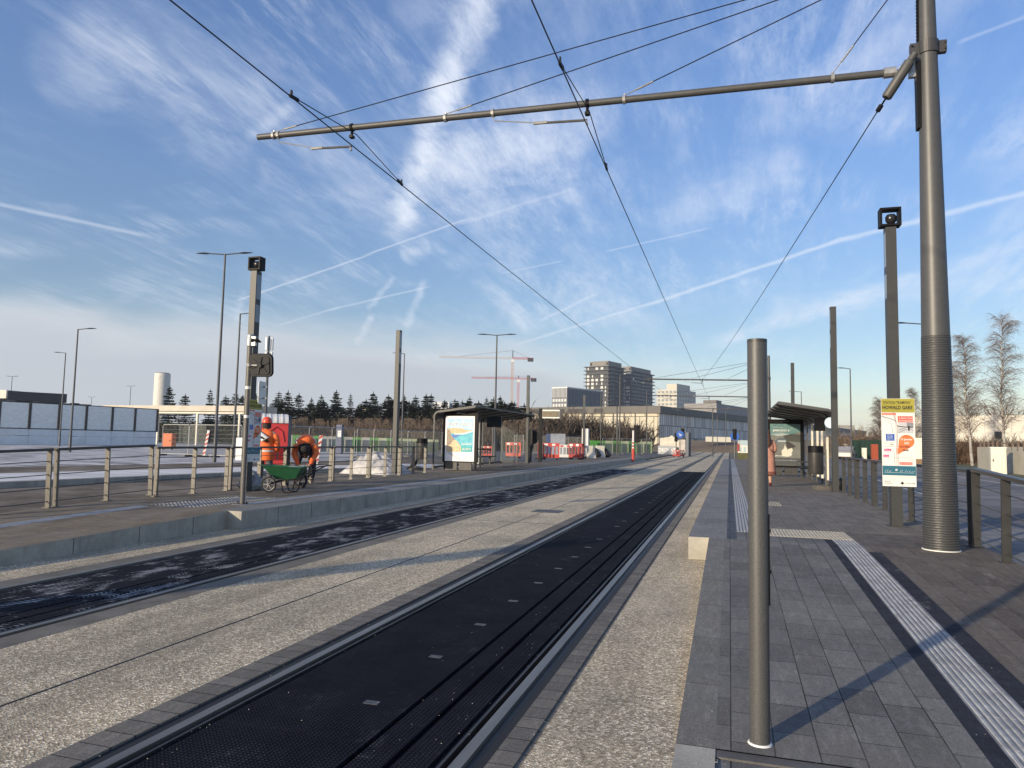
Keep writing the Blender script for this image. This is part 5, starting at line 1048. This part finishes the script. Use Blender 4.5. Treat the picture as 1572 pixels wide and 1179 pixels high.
# barriers, screens at the crossing
card('white_red_cabinet',1043,675,1052,690,85.5,mat('dirty_white',(.55,.50,.44),.6,var=.3,vs=1.2),'dirty white box cabinet beside the far rails','cabinet',.6,zb=.2); pass
card('dark_kiosk',1053,664,1057,690,90,mat('navy_kiosk',(.03,.045,.08),.4),'dark navy kiosk right of the dirty white cabinet','kiosk',1,zb=-.28)
b=MB(); a=D(1013,672,100); rnd=random.Random(2); pts=[(0,1.0),(0,2.3),(1.2,2.45),(1.6,2.7),(2.1,2.35),(3.1,1.6),(3.3,1.0)]; b.prismY(pts,0,1.4); tag(b.build('tarpaulin',mat('cream_tarp',(.60,.56,.46),.8,var=.15,vs=1.5),loc=(a.x,a.y,-.28)),'cream tarpaulin-covered stack behind the lettered hoarding','tarpaulin')
t=thing('lettered_hoarding','white hoarding with dark lettering right of the mesh fence','hoarding',(a.x-.2,a.y-.6,-.28)); b=MB(); b.bx(0,2.5,0,.05,.05,1.25); b.build('board',mat('grey_board',(.36,.37,.38),.6),t); text('DROHNE',2.3,(.1,-.01,.35),WHITE,t,h=.6,bold=.03)
p=G(1131,698,0); t=thing('platform_end_planter','mossy planter with white arched fence at the end of the right platform','planter',(.75,66.3,0)); b=MB(); b.bx(-.1,2.2,0,.9,0,.55); b.build('planter_box',GRASS,t); b=MB(); b.bx(-.05,2.2,-.05,0,.55,.63)
for k in range(7): b.bx(-.05+k*.34,.07+k*.34,-.05,0,.63,1.05)
b.bx(-.05,2.2,-.05,0,1.05,1.2); b.build('white_arches',CREAM,t); b=MB(); b.bx(-.12,.1,-.1,-.05,.7,1.35); b.build('red_board',mat('faded_red',(.28,.05,.04),.6),t)
card('glass_kiosk',1137,676,1149,690,78,mat('kiosk_glass',(.45,.55,.58),.2),'small pale glazed kiosk behind the planter at the platform end','kiosk',1.5,zb=0)
# embankment and far white wall
b=MB(); b.add([(-18,150,-.33),(70,150,-.33),(90,240,-.33),(-24,240,-.33),(-14,165,2.0),(60,165,3.6),(75,225,3.4),(-16,225,1.6)],[(0,1,5,4),(1,2,6,5),(2,3,7,6),(3,0,4,7),(4,5,6,7)]); struct(b.build('embankment',mat('brown_bank',(.11,.07,.05),.95,c2=(.20,.16,.10),vs=.15,bump=.6,bs=2)))
card('retaining_wall',1085,671,1122,678,150,CREAM,'long low white wall on the bank beyond the far rails','wall',1)
# ================================================================ RIGHT BACKGROUND
def wallseg(name,a,c,z0,z1,th,m,label,cat,group=None):
    b=MB(); boxbetween(b,Vector(a),Vector(c),z0,z1,th); return tag(b.build(name,m),label,cat,group)
wallseg('concrete_wall',(15.0,40.5,0),(16.4,57,0),-.2,1.42,-.3,WALLC,'low smooth concrete wall right of the thick mast','wall')
wallseg('concrete_wall',(12.7,21,0),(14.95,40,0),-.2,1.20,-.3,WALLC,'low concrete wall at the right edge of the photo beyond the cabinet','wall')
for k in range(16):
    q=Vector((13.9,40.5,0)).lerp(Vector((15.4,57,0)),k/15)
t=thing('wall_railing','small wooden railing along the top of the low concrete wall','railing',(13.9,40.5,1.42)); b=MB()
for k in range(26): q=Vector((13.3,26,0)).lerp(Vector((16.5,57,0)),k/25); b.bx(q.x+.1-.05,q.x+.1+.05,q.y-.05,q.y+.05,1.2,1.75); 
b.build('upright',mat('weathered_wood',(.16,.12,.09),.9),t,world=True); b=MB(); boxbetween(b,Vector((13.4,26,0)),Vector((16.6,57,0)),1.6,1.68,-.06); b.build('rail',MATS['weathered_wood'],t,world=True)
def cabinet(px,py0,py1,w,label,z=-.2):
    p=G(px,py1,z); q=D(px,py0,(p-CAM).dot(_f)); H=q.z-z; t=thing('white_cabinet',label,'cabinet',(p.x,p.y,z),R(-10),group='white street cabinets')
    b=MB(); b.bx(-w/2,w/2,0,w*.8,.12,H); b.build('case',CREAM,t); b=MB(); b.bx(-w/2-.03,w/2+.03,-.03,w*.8+.03,H,H+.06); b.bx(-w/2,w/2,-.01,w*.8,0,.12); b.build('cap',WHITE,t); b=MB(); b.bx(-w/2+.05,w/2-.05,-.02,0,.2,H-.08); b.build('door',mat('cabinet_door',(.70,.66,.57),.55),t); b=MB(); b.bx(-w/2+.08,-w/2+.13,-.05,-.02,H*.5,H*.5+.14); b.build('handle',GREYD,t)
cabinet(1534,688,729.5,.74,'tall cream street cabinet against the low wall at right'); cabinet(1327,688.5,706,.5,'short white street cabinet before the green mesh fence',-.12); cabinet(1301,682,702,.9,'wide white street cabinet just right of the square mast',-.12); cabinet(1306,675,702,.35,'narrow white street cabinet behind the wide one, by the lamp foot',-.12)
card('red_cabinet',1339,682,1348,702,70,mat('brick_red',(.35,.07,.03),.7),'red cabinet behind the green mesh fence','cabinet',.4,zb=-.12)
# green mesh fence
a=D(1308,690,85); c=D(1358,690,80); t=thing('green_fence','dark green mesh fence with posts behind the white cabinets','fence',(a.x,a.y,-.12)); b=MB(); boxbetween(b,a,c,-.1,2.1,.03); b.build('mesh_panel',FENCEG,t,world=True)
for k in range(9): q=a.lerp(c,k/8); b=MB(); b.bx(q.x-.05,q.x+.05,q.y-.12,q.y-.02,-.12,2.2); b.build('post',mat('green_post',(.01,.035,.02),.5),t,world=True)
# parked car
p=D(1290,700,80); t=thing('parked_car','pale parked car seen beyond the square mast at right','car',(p.x+.6,p.y,-.12),R(75))
side=[(-2.1,.35),(-2.1,.75),(-1.9,.92),(-1.35,1.0),(-.75,1.42),(.7,1.45),(1.35,1.02),(1.95,.88),(2.1,.6),(2.1,.32)]
b=MB(); b.prismY(side,-.85,.85); b.build('body',mat('car_silver',(.42,.40,.38),.35,metal=.4),t)
b=MB(); b.prismY([(-1.25,1.0),(-.72,1.36),(.66,1.39),(1.22,1.03)],-.86,.86); b.prismY([(1.25,1.04),(.74,1.40),(.66,1.39),(1.1,1.03)],-.75,.75); b.build('window',mat('car_glass',(.02,.025,.03),.15),t)
for x in (-1.3,1.3):
    for y in (-.82,.82): b=MB(); b.tube([(x,y-.1,.33),(x,y+.1,.33)],.33,16); w=b.build('wheel',BLACKR,t); b=MB(); b.tube([(x,y-.11,.33),(x,y+.11,.33)],.19,12); b.build('rim',GALV,w)
# white long building and panel wall
def bigbox(name,px0,px1,py0,dep0,dep1,zb,th,m,label,cat='building'):
    a=D(px0,py0,dep0); c=D(px1,py0+(px1-px0)*ROLL,dep1); t=thing(name,label,cat,(a.x,a.y,zb)); b=MB(); boxbetween(b,a,c,zb,a.z,th); b.build('wall',m,t,world=True); return t,a,c
t,a,c=bigbox('white_building',1380,1640,639,110,96,-.2,12,mat('white_render',(.66,.62,.53),.7,var=.08,vs=.4),'long white flat building behind the birches at right')
b=MB(); q=a.lerp(c,.62); b.bx(q.x-.5,q.x+.6,q.y-.15,q.y+.2,2.9,3.9); b.build('window',mat('dark_window',(.03,.03,.035),.3),t,world=True)
for k in range(14): q=a.lerp(c,k/13); b=MB(); b.bx(q.x-.03,q.x+.03,q.y-.06,q.y,0,a.z-.1); b.build('panel_joint',LGREY,t,world=True)
a=D(1384,672,62); c=D(1418,673,61); t=thing('graffiti_wall','cream wall with black graffiti lettering beside the station notice','wall',(a.x,a.y,-.12)); b=MB(); boxbetween(b,a,c,.35,a.z,.3); b.build('wall',CREAM,t,world=True); o=text('TALK',1.35,(a.x-t.location.x+.95,a.y-t.location.y-.03,1.1),INK,t,h=.75,bold=.02); o.rotation_euler=(PI/2,0,math.atan2(c.y-a.y,c.x-a.x))
b=MB(); boxbetween(b,a,c,-.12,.35,.5); b.build('earth_foot',mat('clay_foot',(.22,.14,.07),.9),t,world=True)
# ================================================================ VEGETATION
def spruce(seed,H=9.5,Rr=2.6):
    rnd=random.Random(seed); b=MB(); z=.9; lop=rnd.uniform(0,6)
    while z<H-.15:
        f=1-z/H; R0=Rr*(f**.72)*rnd.uniform(.70,1.15)+.08; nb=max(5,int(7+9*f)); a0=rnd.uniform(0,6.28)
        for k in range(nb):
            a=a0+2*PI*k/nb+rnd.uniform(-.3,.3); L=R0*rnd.uniform(.42,1.18)*(1+.18*math.cos(a-lop))
            if rnd.random()<.12: continue
            up=.18*L*(1-f)-.16*L*f; ca,sa=math.cos(a),math.sin(a)
            m=max(2,int(L/.42))
            for q in range(m):
                u0=L*q/m; u1=L*(q+1.25)/m; wd=(.42*(1-q/m)+.18)*rnd.uniform(.7,1.25); d0=up*(q/m)-.10*(u0/(Rr+.1))**2; d1=up*((q+1)/m)-.16*(u1/(Rr+.1))**2+rnd.uniform(-.05,.05)
                p0=Vector((ca*u0,sa*u0,z+d0)); p1=Vector((ca*u1,sa*u1,z+d1)); s=Vector((-sa,ca,0))
                for sg in (-1,1):
                    tip=p0.lerp(p1,.6)+s*sg*wd+Vector((0,0,-rnd.uniform(.05,.22)))
                    b.add([p0,p1,tip],[(0,1,2)])
                dn=p0.lerp(p1,.5)+Vector((0,0,-rnd.uniform(.12,.3))); b.add([p0,p1,dn],[(0,1,2)])
        z+=rnd.uniform(.12,.34)*(1.0+f*.3)
    for k in range(8):
        a=k*PI/4; b.add([(0,0,H+.3),(.10*math.cos(a),.10*math.sin(a),H-.3),(.10*math.cos(a+.8),.10*math.sin(a+.8),H-.35)],[(0,1,2)])
    return b
protos=[]
for i in range(5):
    t=thing('spruce_tree','x','spruce',(0,0,0)); tb=MB(); tb.tube([(0,0,0),(0,0,4),(0,0,9.3)],[.16,.1,.02],7); tb.build('trunk',BARK,t); spruce(20+i,9.5,(2.9,3.3,2.4,3.1,2.6)[i]).build('crown',NEEDLE,t); protos.append(t)
trees=[(262,592,60),(283,597,1.25),(325,596,1),(345,600,1),(361,596,1),(372,601,1),(430,598,1.0),(444,594,1),(462,598,1),(478,607,.8),(495,600,1),(517,598,1),(537,603,1),(551,615,.9),(576,602,1),(597,601,1),(609,610,1),(624,604,1),(640,606,1),(652,603,1.1),(664,603,1),(684,606,1),(699,612,.9),(708,609,.9),(722,606,1),(750,604,.9),(760,610,1),(771,606,1),(781,612,1),(791,611,1.1),(409,610,.9),(391,605,1.1),(700,618,1),(568,612,.8)]
tr=sorted(trees); np_=[0]*5; rnd=random.Random(4)
for i,(px,py,_) in enumerate(tr):
    dep=rnd.uniform(118,138); py+=rnd.uniform(-3,7); px+=rnd.uniform(-3,3); p=D(px,py,dep); H=(p.z+1.0); k=rnd.randrange(5) if i>5 else i%5; pr=protos[k]; s=H/9.8
    pass
    lab='dark spruce in the row behind the works, %s from the left'%nth(i); wd=s*rnd.uniform(.8,1.25)
    if np_[k]==0: o=protos[k]; np_[k]=1
    else: o=dup(protos[k],(0,0,0))
    o.location=(p.x,p.y,-1.0); o.rotation_euler=(0,0,rnd.uniform(0,6)); o.scale=(wd,wd,s); o['label']=lab; o['group']='spruces in the row behind the works'
for i in range(44):
    px=424+i*8.8+rnd.uniform(-3,3); p=D(px,rnd.uniform(609,626),rnd.uniform(114,119)); sc_=(p.z+1)/9.8; o=dup(protos[rnd.randrange(5)],(p.x,p.y,-1.0),rnd.uniform(0,6),'short spruce filling the front of the dark row behind the works, %s from the left'%nth(i),'short spruces in front of the row'); o.scale=(sc_*1.75,sc_*1.75,sc_)
def shrub(seed,H=3.2,W_=2.2,n=150,thin=.014):
    rnd=random.Random(seed); b=MB()
    def tw(p,d,L,r,lv):
        q=[p]; dd=d.copy()
        for k in range(3): dd=(dd+Vector((rnd.uniform(-.25,.25),rnd.uniform(-.25,.25),.05))).normalized(); q.append(q[-1]+dd*L/3)
        for a,c,r0,r1 in zip(q,q[1:],(r,r*.8,r*.55),(r*.8,r*.55,r*.25)):
            s=(c-a).cross(Vector((rnd.uniform(-1,1),rnd.uniform(-1,1),.3))).normalized(); b.add([a-s*r0,a+s*r0,c+s*r1,c-s*r1],[(0,1,2,3)])
        if lv:
            for k in range(3 if lv>1 else 4): tw(q[rnd.choice((1,2,2,3))],(dd+Vector((rnd.uniform(-.9,.9),rnd.uniform(-.9,.9),rnd.uniform(-.1,.6)))).normalized(),L*rnd.uniform(.4,.6),r*.6,lv-1)
    for k in range(n):
        a=rnd.uniform(0,6.28); rr=W_*.45*math.sqrt(rnd.random()); tw(Vector((rr*math.cos(a),rr*math.sin(a),0)),Vector((math.cos(a)*.35*rr/W_*2,math.sin(a)*.35*rr/W_*2,1)).normalized(),H*rnd.uniform(.35,.62),thin*2.2,2)
    return b
def thicket(name,spots,n,m,label,H=3.4,W_=3.2,seed=1,thin=.02):
    vs=[]; base=shrub(seed,H,W_,n,thin); b=MB(); rnd=random.Random(seed)
    for (x,y,z,s) in spots:
        a=rnd.uniform(0,6.28); ca,sa=math.cos(a),math.sin(a); hs=s*rnd.uniform(.8,1.15); o=len(b.v)
        b.v+=[(x+s*(ca*v[0]-sa*v[1]),y+s*(sa*v[0]+ca*v[1]),z+hs*v[2]) for v in base.v]; b.f+=[tuple(i+o for i in f) for f in base.f]; b.m+=base.m
    o=b.build(name,m); tag(o,label,'shrubs'); return stuff(o)
rnd=random.Random(8)
def band(px0,px1,dep0,dep1,step,pyt,rows=2):
    out=[]; px=px0
    while px<px1:
        for r in range(rows):
            dep=rnd.uniform(dep0,dep1); p=D(px+rnd.uniform(-3,3),pyt(px),dep); out.append((p.x,p.y,-.4,max(.6,(p.z+.4)/4.3)*rnd.uniform(.85,1.1)))
        px+=step
    return out
thicket('shrub_thicket',band(425,830,98,110,9,lambda x:640 if x<700 else 642,2),22,TWIG,'brown leafless thicket in front of the spruce row, left of the hall',4.3,3.6,1,.035)
thicket('shrub_thicket',band(800,985,112,122,7,lambda x:618+ (x-800)*.14 ,2),26,mat('dark_twigs',(.085,.065,.048),.9,var=.25,vs=1),'dark leafless thicket hiding the foot of the shopping hall',4.3,3.8,3,.04)
thicket('shrub_thicket',band(1284,1400,92,106,7,lambda x:657,2),26,mat('warm_twigs',(.15,.105,.07),.9,var=.25,vs=1),'brown leafless hedge behind the green mesh fence',4.3,3.6,5,.03)
thicket('shrub_thicket',band(1440,1600,66,72,8,lambda x:662,2),30,mat('hedge_twigs',(.13,.08,.05),.9,var=.25,vs=1),'brown leafless hedge in front of the long white building',4.3,3.4,6,.022)
thicket('shrub_thicket',band(1440,1620,130,145,8,lambda x:612,2),20,mat('far_twigs',(.17,.135,.12),.9,var=.2,vs=1),'grey-brown leafless trees rising behind the long white building',4.3,4.2,7,.03)
thicket('shrub_thicket',band(230,430,150,160,10,lambda x:640,2),20,TWIG,'brown leafless thicket seen under the beige canopy',4.3,4.2,9,.05)
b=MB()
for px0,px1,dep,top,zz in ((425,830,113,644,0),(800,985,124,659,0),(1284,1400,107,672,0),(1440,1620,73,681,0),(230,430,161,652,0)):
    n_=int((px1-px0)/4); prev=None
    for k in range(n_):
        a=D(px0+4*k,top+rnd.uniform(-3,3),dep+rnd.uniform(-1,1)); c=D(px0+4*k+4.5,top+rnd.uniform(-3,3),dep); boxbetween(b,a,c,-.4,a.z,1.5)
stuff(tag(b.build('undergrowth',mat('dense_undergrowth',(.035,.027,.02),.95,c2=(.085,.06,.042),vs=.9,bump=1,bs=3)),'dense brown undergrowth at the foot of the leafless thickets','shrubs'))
def birch(seed,H=11):
    rnd=random.Random(seed); tk=MB(); tw=MB(); pts=[Vector((0,0,0))]
    for k in range(9): pts.append(pts[-1]+Vector((rnd.uniform(-.12,.12),rnd.uniform(-.12,.12),H/9)))
    tk.tube(pts,[.13*(1-k/9.6) for k in range(10)],7)
    def at(z): k=min(8,int(z/(H/9))); return pts[k].lerp(pts[k+1],z/(H/9)-k)
    def seg(a,c,r0,r1): s=(c-a).cross(Vector((rnd.uniform(-1,1),rnd.uniform(-1,1),.1))).normalized(); tw.add([a-s*r0,a+s*r0,c+s*r1,c-s*r1],[(0,1,2,3)])
    n=110
    for k in range(n):
        z=H*(.22+.76*k/n); f=z/H; L=H*.27*(1.2-f)*rnd.uniform(.35,1.15)+.3; a=rnd.uniform(0,6.28); d=Vector((math.cos(a),math.sin(a),rnd.uniform(.9,2.2)+.4*f)).normalized(); p=at(z); m=7
        for q in range(m):
            d=(d+Vector((rnd.uniform(-.22,.22),rnd.uniform(-.22,.22),-.07-.03*q+rnd.uniform(-.1,.1)))).normalized(); c=p+d*L/m; seg(p,c,.022*(1-q/m)+.006,.022*(1-(q+1)/m)+.005)
            for w in range(5):
                e=(d+Vector((rnd.uniform(-1,1),rnd.uniform(-1,1),rnd.uniform(-.5,.5)))).normalized(); pp=p.lerp(c,rnd.random()); ln=rnd.uniform(.35,.9)
                for x in range(3): e=(e+Vector((rnd.uniform(-.2,.2),rnd.uniform(-.2,.2),-.32))).normalized(); cc=pp+e*ln/3; seg(pp,cc,.006,.004); pp=cc
            p=c
    return tk,tw
bp_=[]
for i,(px,py,pb,dep,l) in enumerate(((1487,516,695,62,'bare white-trunked birch nearest the thick mast'),(1538,487,690,60,'tallest bare white-trunked birch above the cream cabinet'),(1345,614,700,95,'bare birch behind the green mesh fence, left of the station notice'),(1398,598,700,105,'bare pale tree right behind the station notice'),(1600,560,690,80,'bare birch cut by the right edge of the photo'),(1462,560,690,90,'small bare tree close beside the thick mast'))):
    t=thing('birch_tree',l,'birch',(0,0,0),group='bare birches'); p=D(px,py,dep); t.location=(p.x,p.y,-.3); H=p.z+.3; tk,tw=birch(31+i,H); tk.build('trunk',BIRCH,t,smooth=True); tw.build('crown',TWIGP,t)
# ================================================================ FAR BUILDINGS
CR=Vector((math.cos(YAW),math.sin(YAW),0)); CFW=Vector((-math.sin(YAW),math.cos(YAW),0))
def oriented(name,label,px,dep,ztop_py,ang,Lr,Ll,cat='tower block',zb=-2,gr=None):
    # near vertical edge at photo column px; ang: direction of the right face, degrees clockwise from +Y
    p=D(px,ztop_py,dep); rd=Vector((math.sin(R(ang)),math.cos(R(ang)),0)); ld=Vector((-math.cos(R(ang)),math.sin(R(ang)),0))
    t=thing(name,label,cat,(p.x,p.y,zb),rz=R(-ang),group=gr); return t,p.z-zb     # local: +y along the right face, -x along the left face
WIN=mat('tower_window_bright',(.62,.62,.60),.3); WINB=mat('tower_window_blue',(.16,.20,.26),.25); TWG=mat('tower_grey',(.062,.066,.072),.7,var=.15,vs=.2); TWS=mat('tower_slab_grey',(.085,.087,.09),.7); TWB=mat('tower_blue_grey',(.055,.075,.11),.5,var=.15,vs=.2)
def tower(label,px,dep,py,ang,Lr,Ll,lit=True):
    t,H=oriented('residential_tower',label,px,dep,py,ang,Lr,Ll,gr='twin balcony towers'); b=MB(); b.bx(-Ll,0,0,Lr,0,H); b.build('wall',TWG if lit else TWB,t)  # unlit tower takes a bluer wall: shade put into its colour
    b=MB(); b.bx(-Ll+2.6,-.9,1.4,Lr-2,H+.35,H+4.4); b.build('penthouse',mat('penthouse_grey',(.22,.205,.18),.7,var=.1,vs=.3),t)
    b=MB(); b.bx(-Ll+3.0,-Ll+4.6,1.3,1.4,H+1.2,H+3.2); b.bx(-2.5,-1.3,1.3,1.4,H+1.2,H+3.2); b.build('penthouse_window',BLACK,t)
    fl=3.0; n=int((H-2)/fl); rnd=random.Random(int(px)); me=None; mb=None
    for k in range(n):
        z=H-fl*k; b=MB(); ex=1.6 if k<6 or k%2 else 1.0; b.bx(-Ll-ex,1.7,-1.3,3.2,z-.25,z+.25) if k<7 else b.bx(-Ll-.3,1.6,-.9,3.2,z-.25,z+.15); b.bx(-.1,1.7,3.2,Lr+1.2,z-.2,z+.45); b.build('balcony',TWS,t)
        if k<15:
            for j_,x in enumerate((.10,.30,.49,.72,.88)):
                if rnd.random()<.22 or (k in(1,) and j_<4) or (j_==4 and k<4): continue
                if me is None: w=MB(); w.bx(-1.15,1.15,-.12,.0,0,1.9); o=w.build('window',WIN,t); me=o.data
                else: o=bpy.data.objects.new('window',me); COL.objects.link(o); o.parent=t
                o.location=(-Ll+Ll*x,-.02,z-fl+.5); 
                if rnd.random()<.25 or (j_==4): o.scale=(.4,1,1)
            for j_,y in enumerate((.18,.34,.55,.78)):
                if rnd.random()<.3: continue
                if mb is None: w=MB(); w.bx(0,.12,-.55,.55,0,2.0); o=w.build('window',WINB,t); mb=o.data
                else: o=bpy.data.objects.new('window',mb); COL.objects.link(o); o.parent=t
                o.location=(.02,Lr*y,z-fl+.45)
    return t,H
tower('nearer dark grey tower block with protruding balconies',934,560,562,19,26,20)
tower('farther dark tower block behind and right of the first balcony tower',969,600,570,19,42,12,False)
# office block left
t,H=oriented('office_block','grey ribbed office block left of the balcony towers',871,450,594,24,40,12,'office block'); b=MB(); b.bx(-12,0,0,40,0,H); b.build('wall',mat('office_grey',(.14,.155,.17),.6),t); b=MB(); b.bx(-12.2,.2,-.2,40.2,H-.6,H+.1); b.build('parapet',WHITE,t)
for k in range(12): b=MB(); x=-11.9+k*1.02; b.bx(x,x+.3,-.25,0,H-6.5,H-.6); b.build('fin',WHITEP,t)
for k in range(3): 
    for j_ in range(5): b=MB(); b.bx(-11.4+j_*2.3,-9.8+j_*2.3,-.12,0,H-9.2-k*3.1,H-7.4-k*3.1); b.build('window',WIN,t)
for k in range(10): b=MB(); y=1+k*3.9; b.bx(0,.2,y,y+2.6,H-11,H-1.5); b.build('glass_strip',TWB,t)
# white block right
t,H=oriented('white_block','cream-white office block with square windows right of the towers',1039,520,589,22,32,16,'office block'); Wm=mat('white_block_wall',(.56,.53,.45),.7,var=.04,vs=.2); b=MB(); b.bx(-16,0,0,32,0,H-4); b.bx(-8,0,0,22,H-4,H); b.build('wall',Wm,t)
WD=mat('white_block_window',(.22,.25,.27),.3)
for k in range(8):
    for j_ in range(5): b=MB(); b.bx(-15.2+j_*3.2,-13.2+j_*3.2,-.1,.05,H-6.6-k*3.0,H-5.0-k*3.0); b.build('window',WD,t)
    for j_ in range(7): b=MB(); b.bx(-.05,.1,1.5+j_*4.3,3.6+j_*4.3,H-6.6-k*3.0,H-5.0-k*3.0); b.build('window',WD,t)
# shopping hall
def mk_hall(name,c1,c2,mort,bw,rh,ax):
    n=NT(name,.7,.3); s=n.sep(n.tc); cb=n.new('ShaderNodeCombineXYZ'); n.L.new(s[ax],cb.inputs[0]); n.L.new(s[2],cb.inputs[1]); br=n.new('ShaderNodeTexBrick'); n.L.new(cb.outputs[0],br.inputs[0]); br.offset=.37; br.inputs['Scale'].default_value=1; br.inputs['Brick Width'].default_value=bw; br.inputs['Row Height'].default_value=rh; br.inputs['Mortar Size'].default_value=.10; br.inputs['Bias'].default_value=.1
    for k,c in (('Color1',c1),('Color2',c2),('Mortar',mort)): br.inputs[k].default_value=(*c,1)
    n.color(br.outputs[0]); return n.m
HA=mk_hall('hall_cream_panels',(.55,.50,.38),(.60,.55,.43),(.10,.09,.075),4.2,9.0,0); HB=mk_hall('hall_grey_panels',(.48,.45,.41),(.85,.80,.72),(.10,.10,.10),1.35,3.3,1)
t,H=oriented('shopping_hall','long low shopping hall with dark parapet and tall cream panels',1012,195,623,19,300,75,'hall',zb=-.3)
b=MB(); b.bx(-75,0,0,1,4.6,H-2.0); b.bx(-3.2,0,0,1,0,4.6); b.build('cream_front',HA,t); b=MB(); b.bx(-75,-3.2,.3,1.2,0,4.6); b.build('lower_front',mat('hall_grey_wall',(.22,.22,.215),.7,var=.1,vs=.3),t)
b=MB(); b.bx(-.6,.02,0,300,0,H-2.0); b.build('side_wall',HB,t); b=MB(); b.bx(-75,.5,-.4,300,H-2.0,H); b.build('parapet',mat('hall_parapet',(.115,.11,.10),.6,var=.1,vs=.5,streak=(3,3,.1)),t)
for x0,x1 in ((-42,-30),(-28.5,-23),(-20,-17)): b=MB(); b.bx(x0,x1,-.5,-.4,H-1.7,H-.6); b.build('window_band',MATS['dark_window'],t)
for k in range(14):
    b=MB(); x=-3.9-k*3.4; b.bx(x,x+.35,-.12,.0,4.6,H-2.0); b.build('pilaster',GREYD if k%3 else mat('hall_dark_bay',(.10,.095,.085),.7),t)
for k in range(6): b=MB(); y=6+k*9.5; b.bx(.02,.14,y,y+2.4,.4,3.4); b.build('doorway',MATS['dark_window'],t)
t,H=oriented('far_hall','distant grey flat hall at the end of the shopping street',1100,420,619,19,80,20,'hall'); b=MB(); b.bx(-20,0,0,80,0,H); b.build('wall',mat('far_hall_wall',(.26,.25,.24),.7),t); b=MB(); b.bx(-10,-2,5,14,H,H+2.2); b.build('roof_plant',GREYD,t)
b=MB(); t,H=oriented('far_hall','low grey parking deck left of the office block',846,300,626,24,40,30,'hall'); b.bx(-30,12,0,10,H-2.4,H); b.build('roof_slab',mat('deck_slab',(.075,.075,.08),.7),t); b=MB(); b.bx(-29,11,1,9,0,H-2.4); b.build('wall',mat('deck_wall',(.20,.19,.17),.7),t)
# white tower
p=D(246,640,300); top=D(246,573,300); t=thing('patterned_tower','white cylindrical tower with speckled facade behind the left spruce','tower',(p.x,p.y,-1)); Ht=top.z+1
n=NT('speckled_white',.6,.3); sp=n.sm(n.vor(.9,vec=n.map((1.3,1.3,.7)),out='Distance'),.18,.10); n.color(n.mix(sp,(.70,.68,.62),(.30,.27,.22))); b=MB(); b.lathe([(3.1,0),(3.1,Ht-.8),(3.0,Ht)],n=28); b.build('wall',n.m,t)
b=MB(); b.lathe([(2.6,Ht),(2.6,Ht+.3)],n=20); b.build('roof_cap',GREYL,t)
card('white_tent',664,617,690,628,260,mat('tent_white',(.7,.72,.75),.6),'white pitched tent top above the left shelter roof','tent',8); card('pale_shed',556,625,566,632,240,CREAM,'small pale shed showing between spruces','shed',6)
card('far_apartments',1280,653,1312,662,400,mat('far_flats',(.45,.42,.36),.7,c2=(.25,.24,.22),vs=.3),'distant pale apartment row above the hedge at right','apartment block',20,zb=0)
# ================================================================ CRANES
CW=mat('crane_white',(.55,.50,.48),.6); CO=mat('crane_orange',(.50,.30,.17),.6); CRd=mat('crane_red',(.50,.10,.09),.6)
def lattice(b,a,c,w,n,th,mi=0):
    a=Vector(a); c=Vector(c); d=(c-a).normalized(); u=d.cross(Vector((0,1,0)) if abs(d.y)<.9 else Vector((1,0,0))).normalized(); v=d.cross(u); cs=[u*w+v*w,u*w-v*w,-u*w-v*w,-u*w+v*w]
    for q in cs: b.bar(a+q,c+q,th,mi=mi)
    for k in range(n):
        p0=a.lerp(c,k/n); p1=a.lerp(c,(k+1)/n)
        for i in range(4): b.bar(p0+cs[i],p1+cs[(i+1)%4],th*.7,mi=mi)
def crane(px,pytop,pyj,dep,jl,jr,m1,m2,label,s=1.0):
    p=D(px,pyj,dep); t=thing('tower_crane',label,'crane',(p.x,p.y,-2),group='construction cranes'); t.rotation_euler=(0,0,YAW); H=p.z+2; A=D(px,pytop,dep).z+2
    b=MB(); lattice(b,(0,0,0),(0,0,H-2),.85*s,24,.34*s); b.build('mast',m1,t)
    b=MB(); lattice(b,(-jl,0,H),(0,0,H),.6*s,26,.26*s); b.build('jib',m2,t); b=MB(); lattice(b,(0,0,H),(jr,0,H),.6*s,8,.28*s); b.build('counter_jib',CRd,t); b=MB(); b.bx(jr-5,jr,-1,1,H-2.6,H+.4); b.build('counterweight',GREYD,t)
    b=MB(); b.bx(-1.2,1.2,-1.3,0,H-3.5,H-1); b.build('cab',WHITE,t)
    if A>H+2:
        b=MB(); lattice(b,(0,0,H),(0,0,A),.4*s,5,.25*s); b.build('apex',GREYD,t); b=MB(); b.bar((0,0,A),(-jl*.72,0,H+.6),.16*s); b.bar((0,0,A),(jr*.8,0,H+.6),.16*s); b.build('tie_bar',GREYD,t)
crane(787,538,550,620,64,18,CO,CW,'taller crane with orange mast and pale jib above the spruces'); crane(796,577,581,640,42,16,CRd,CRd,'lower red crane just right of the orange-masted one',.85)

# ================================================================ AIR
hz=MB(); hz.bx(-420,420,-60,760,-3.0,120); hzo=stuff(hz.build('haze',[])); hzo['label']='thin blue winter haze over the whole scene'; hzo['category']='haze'
hm=bpy.data.materials.new('haze_air'); hm.use_nodes=True; hm.node_tree.nodes.clear(); _o=hm.node_tree.nodes.new('ShaderNodeOutputMaterial'); _v=hm.node_tree.nodes.new('ShaderNodeVolumePrincipled'); _v.inputs['Color'].default_value=(.85,.90,1,1); _v.inputs['Density'].default_value=.00024; _v.inputs['Anisotropy'].default_value=.2
hm.node_tree.links.new(_v.outputs[0],_o.inputs['Volume']); hzo.data.materials.append(hm)
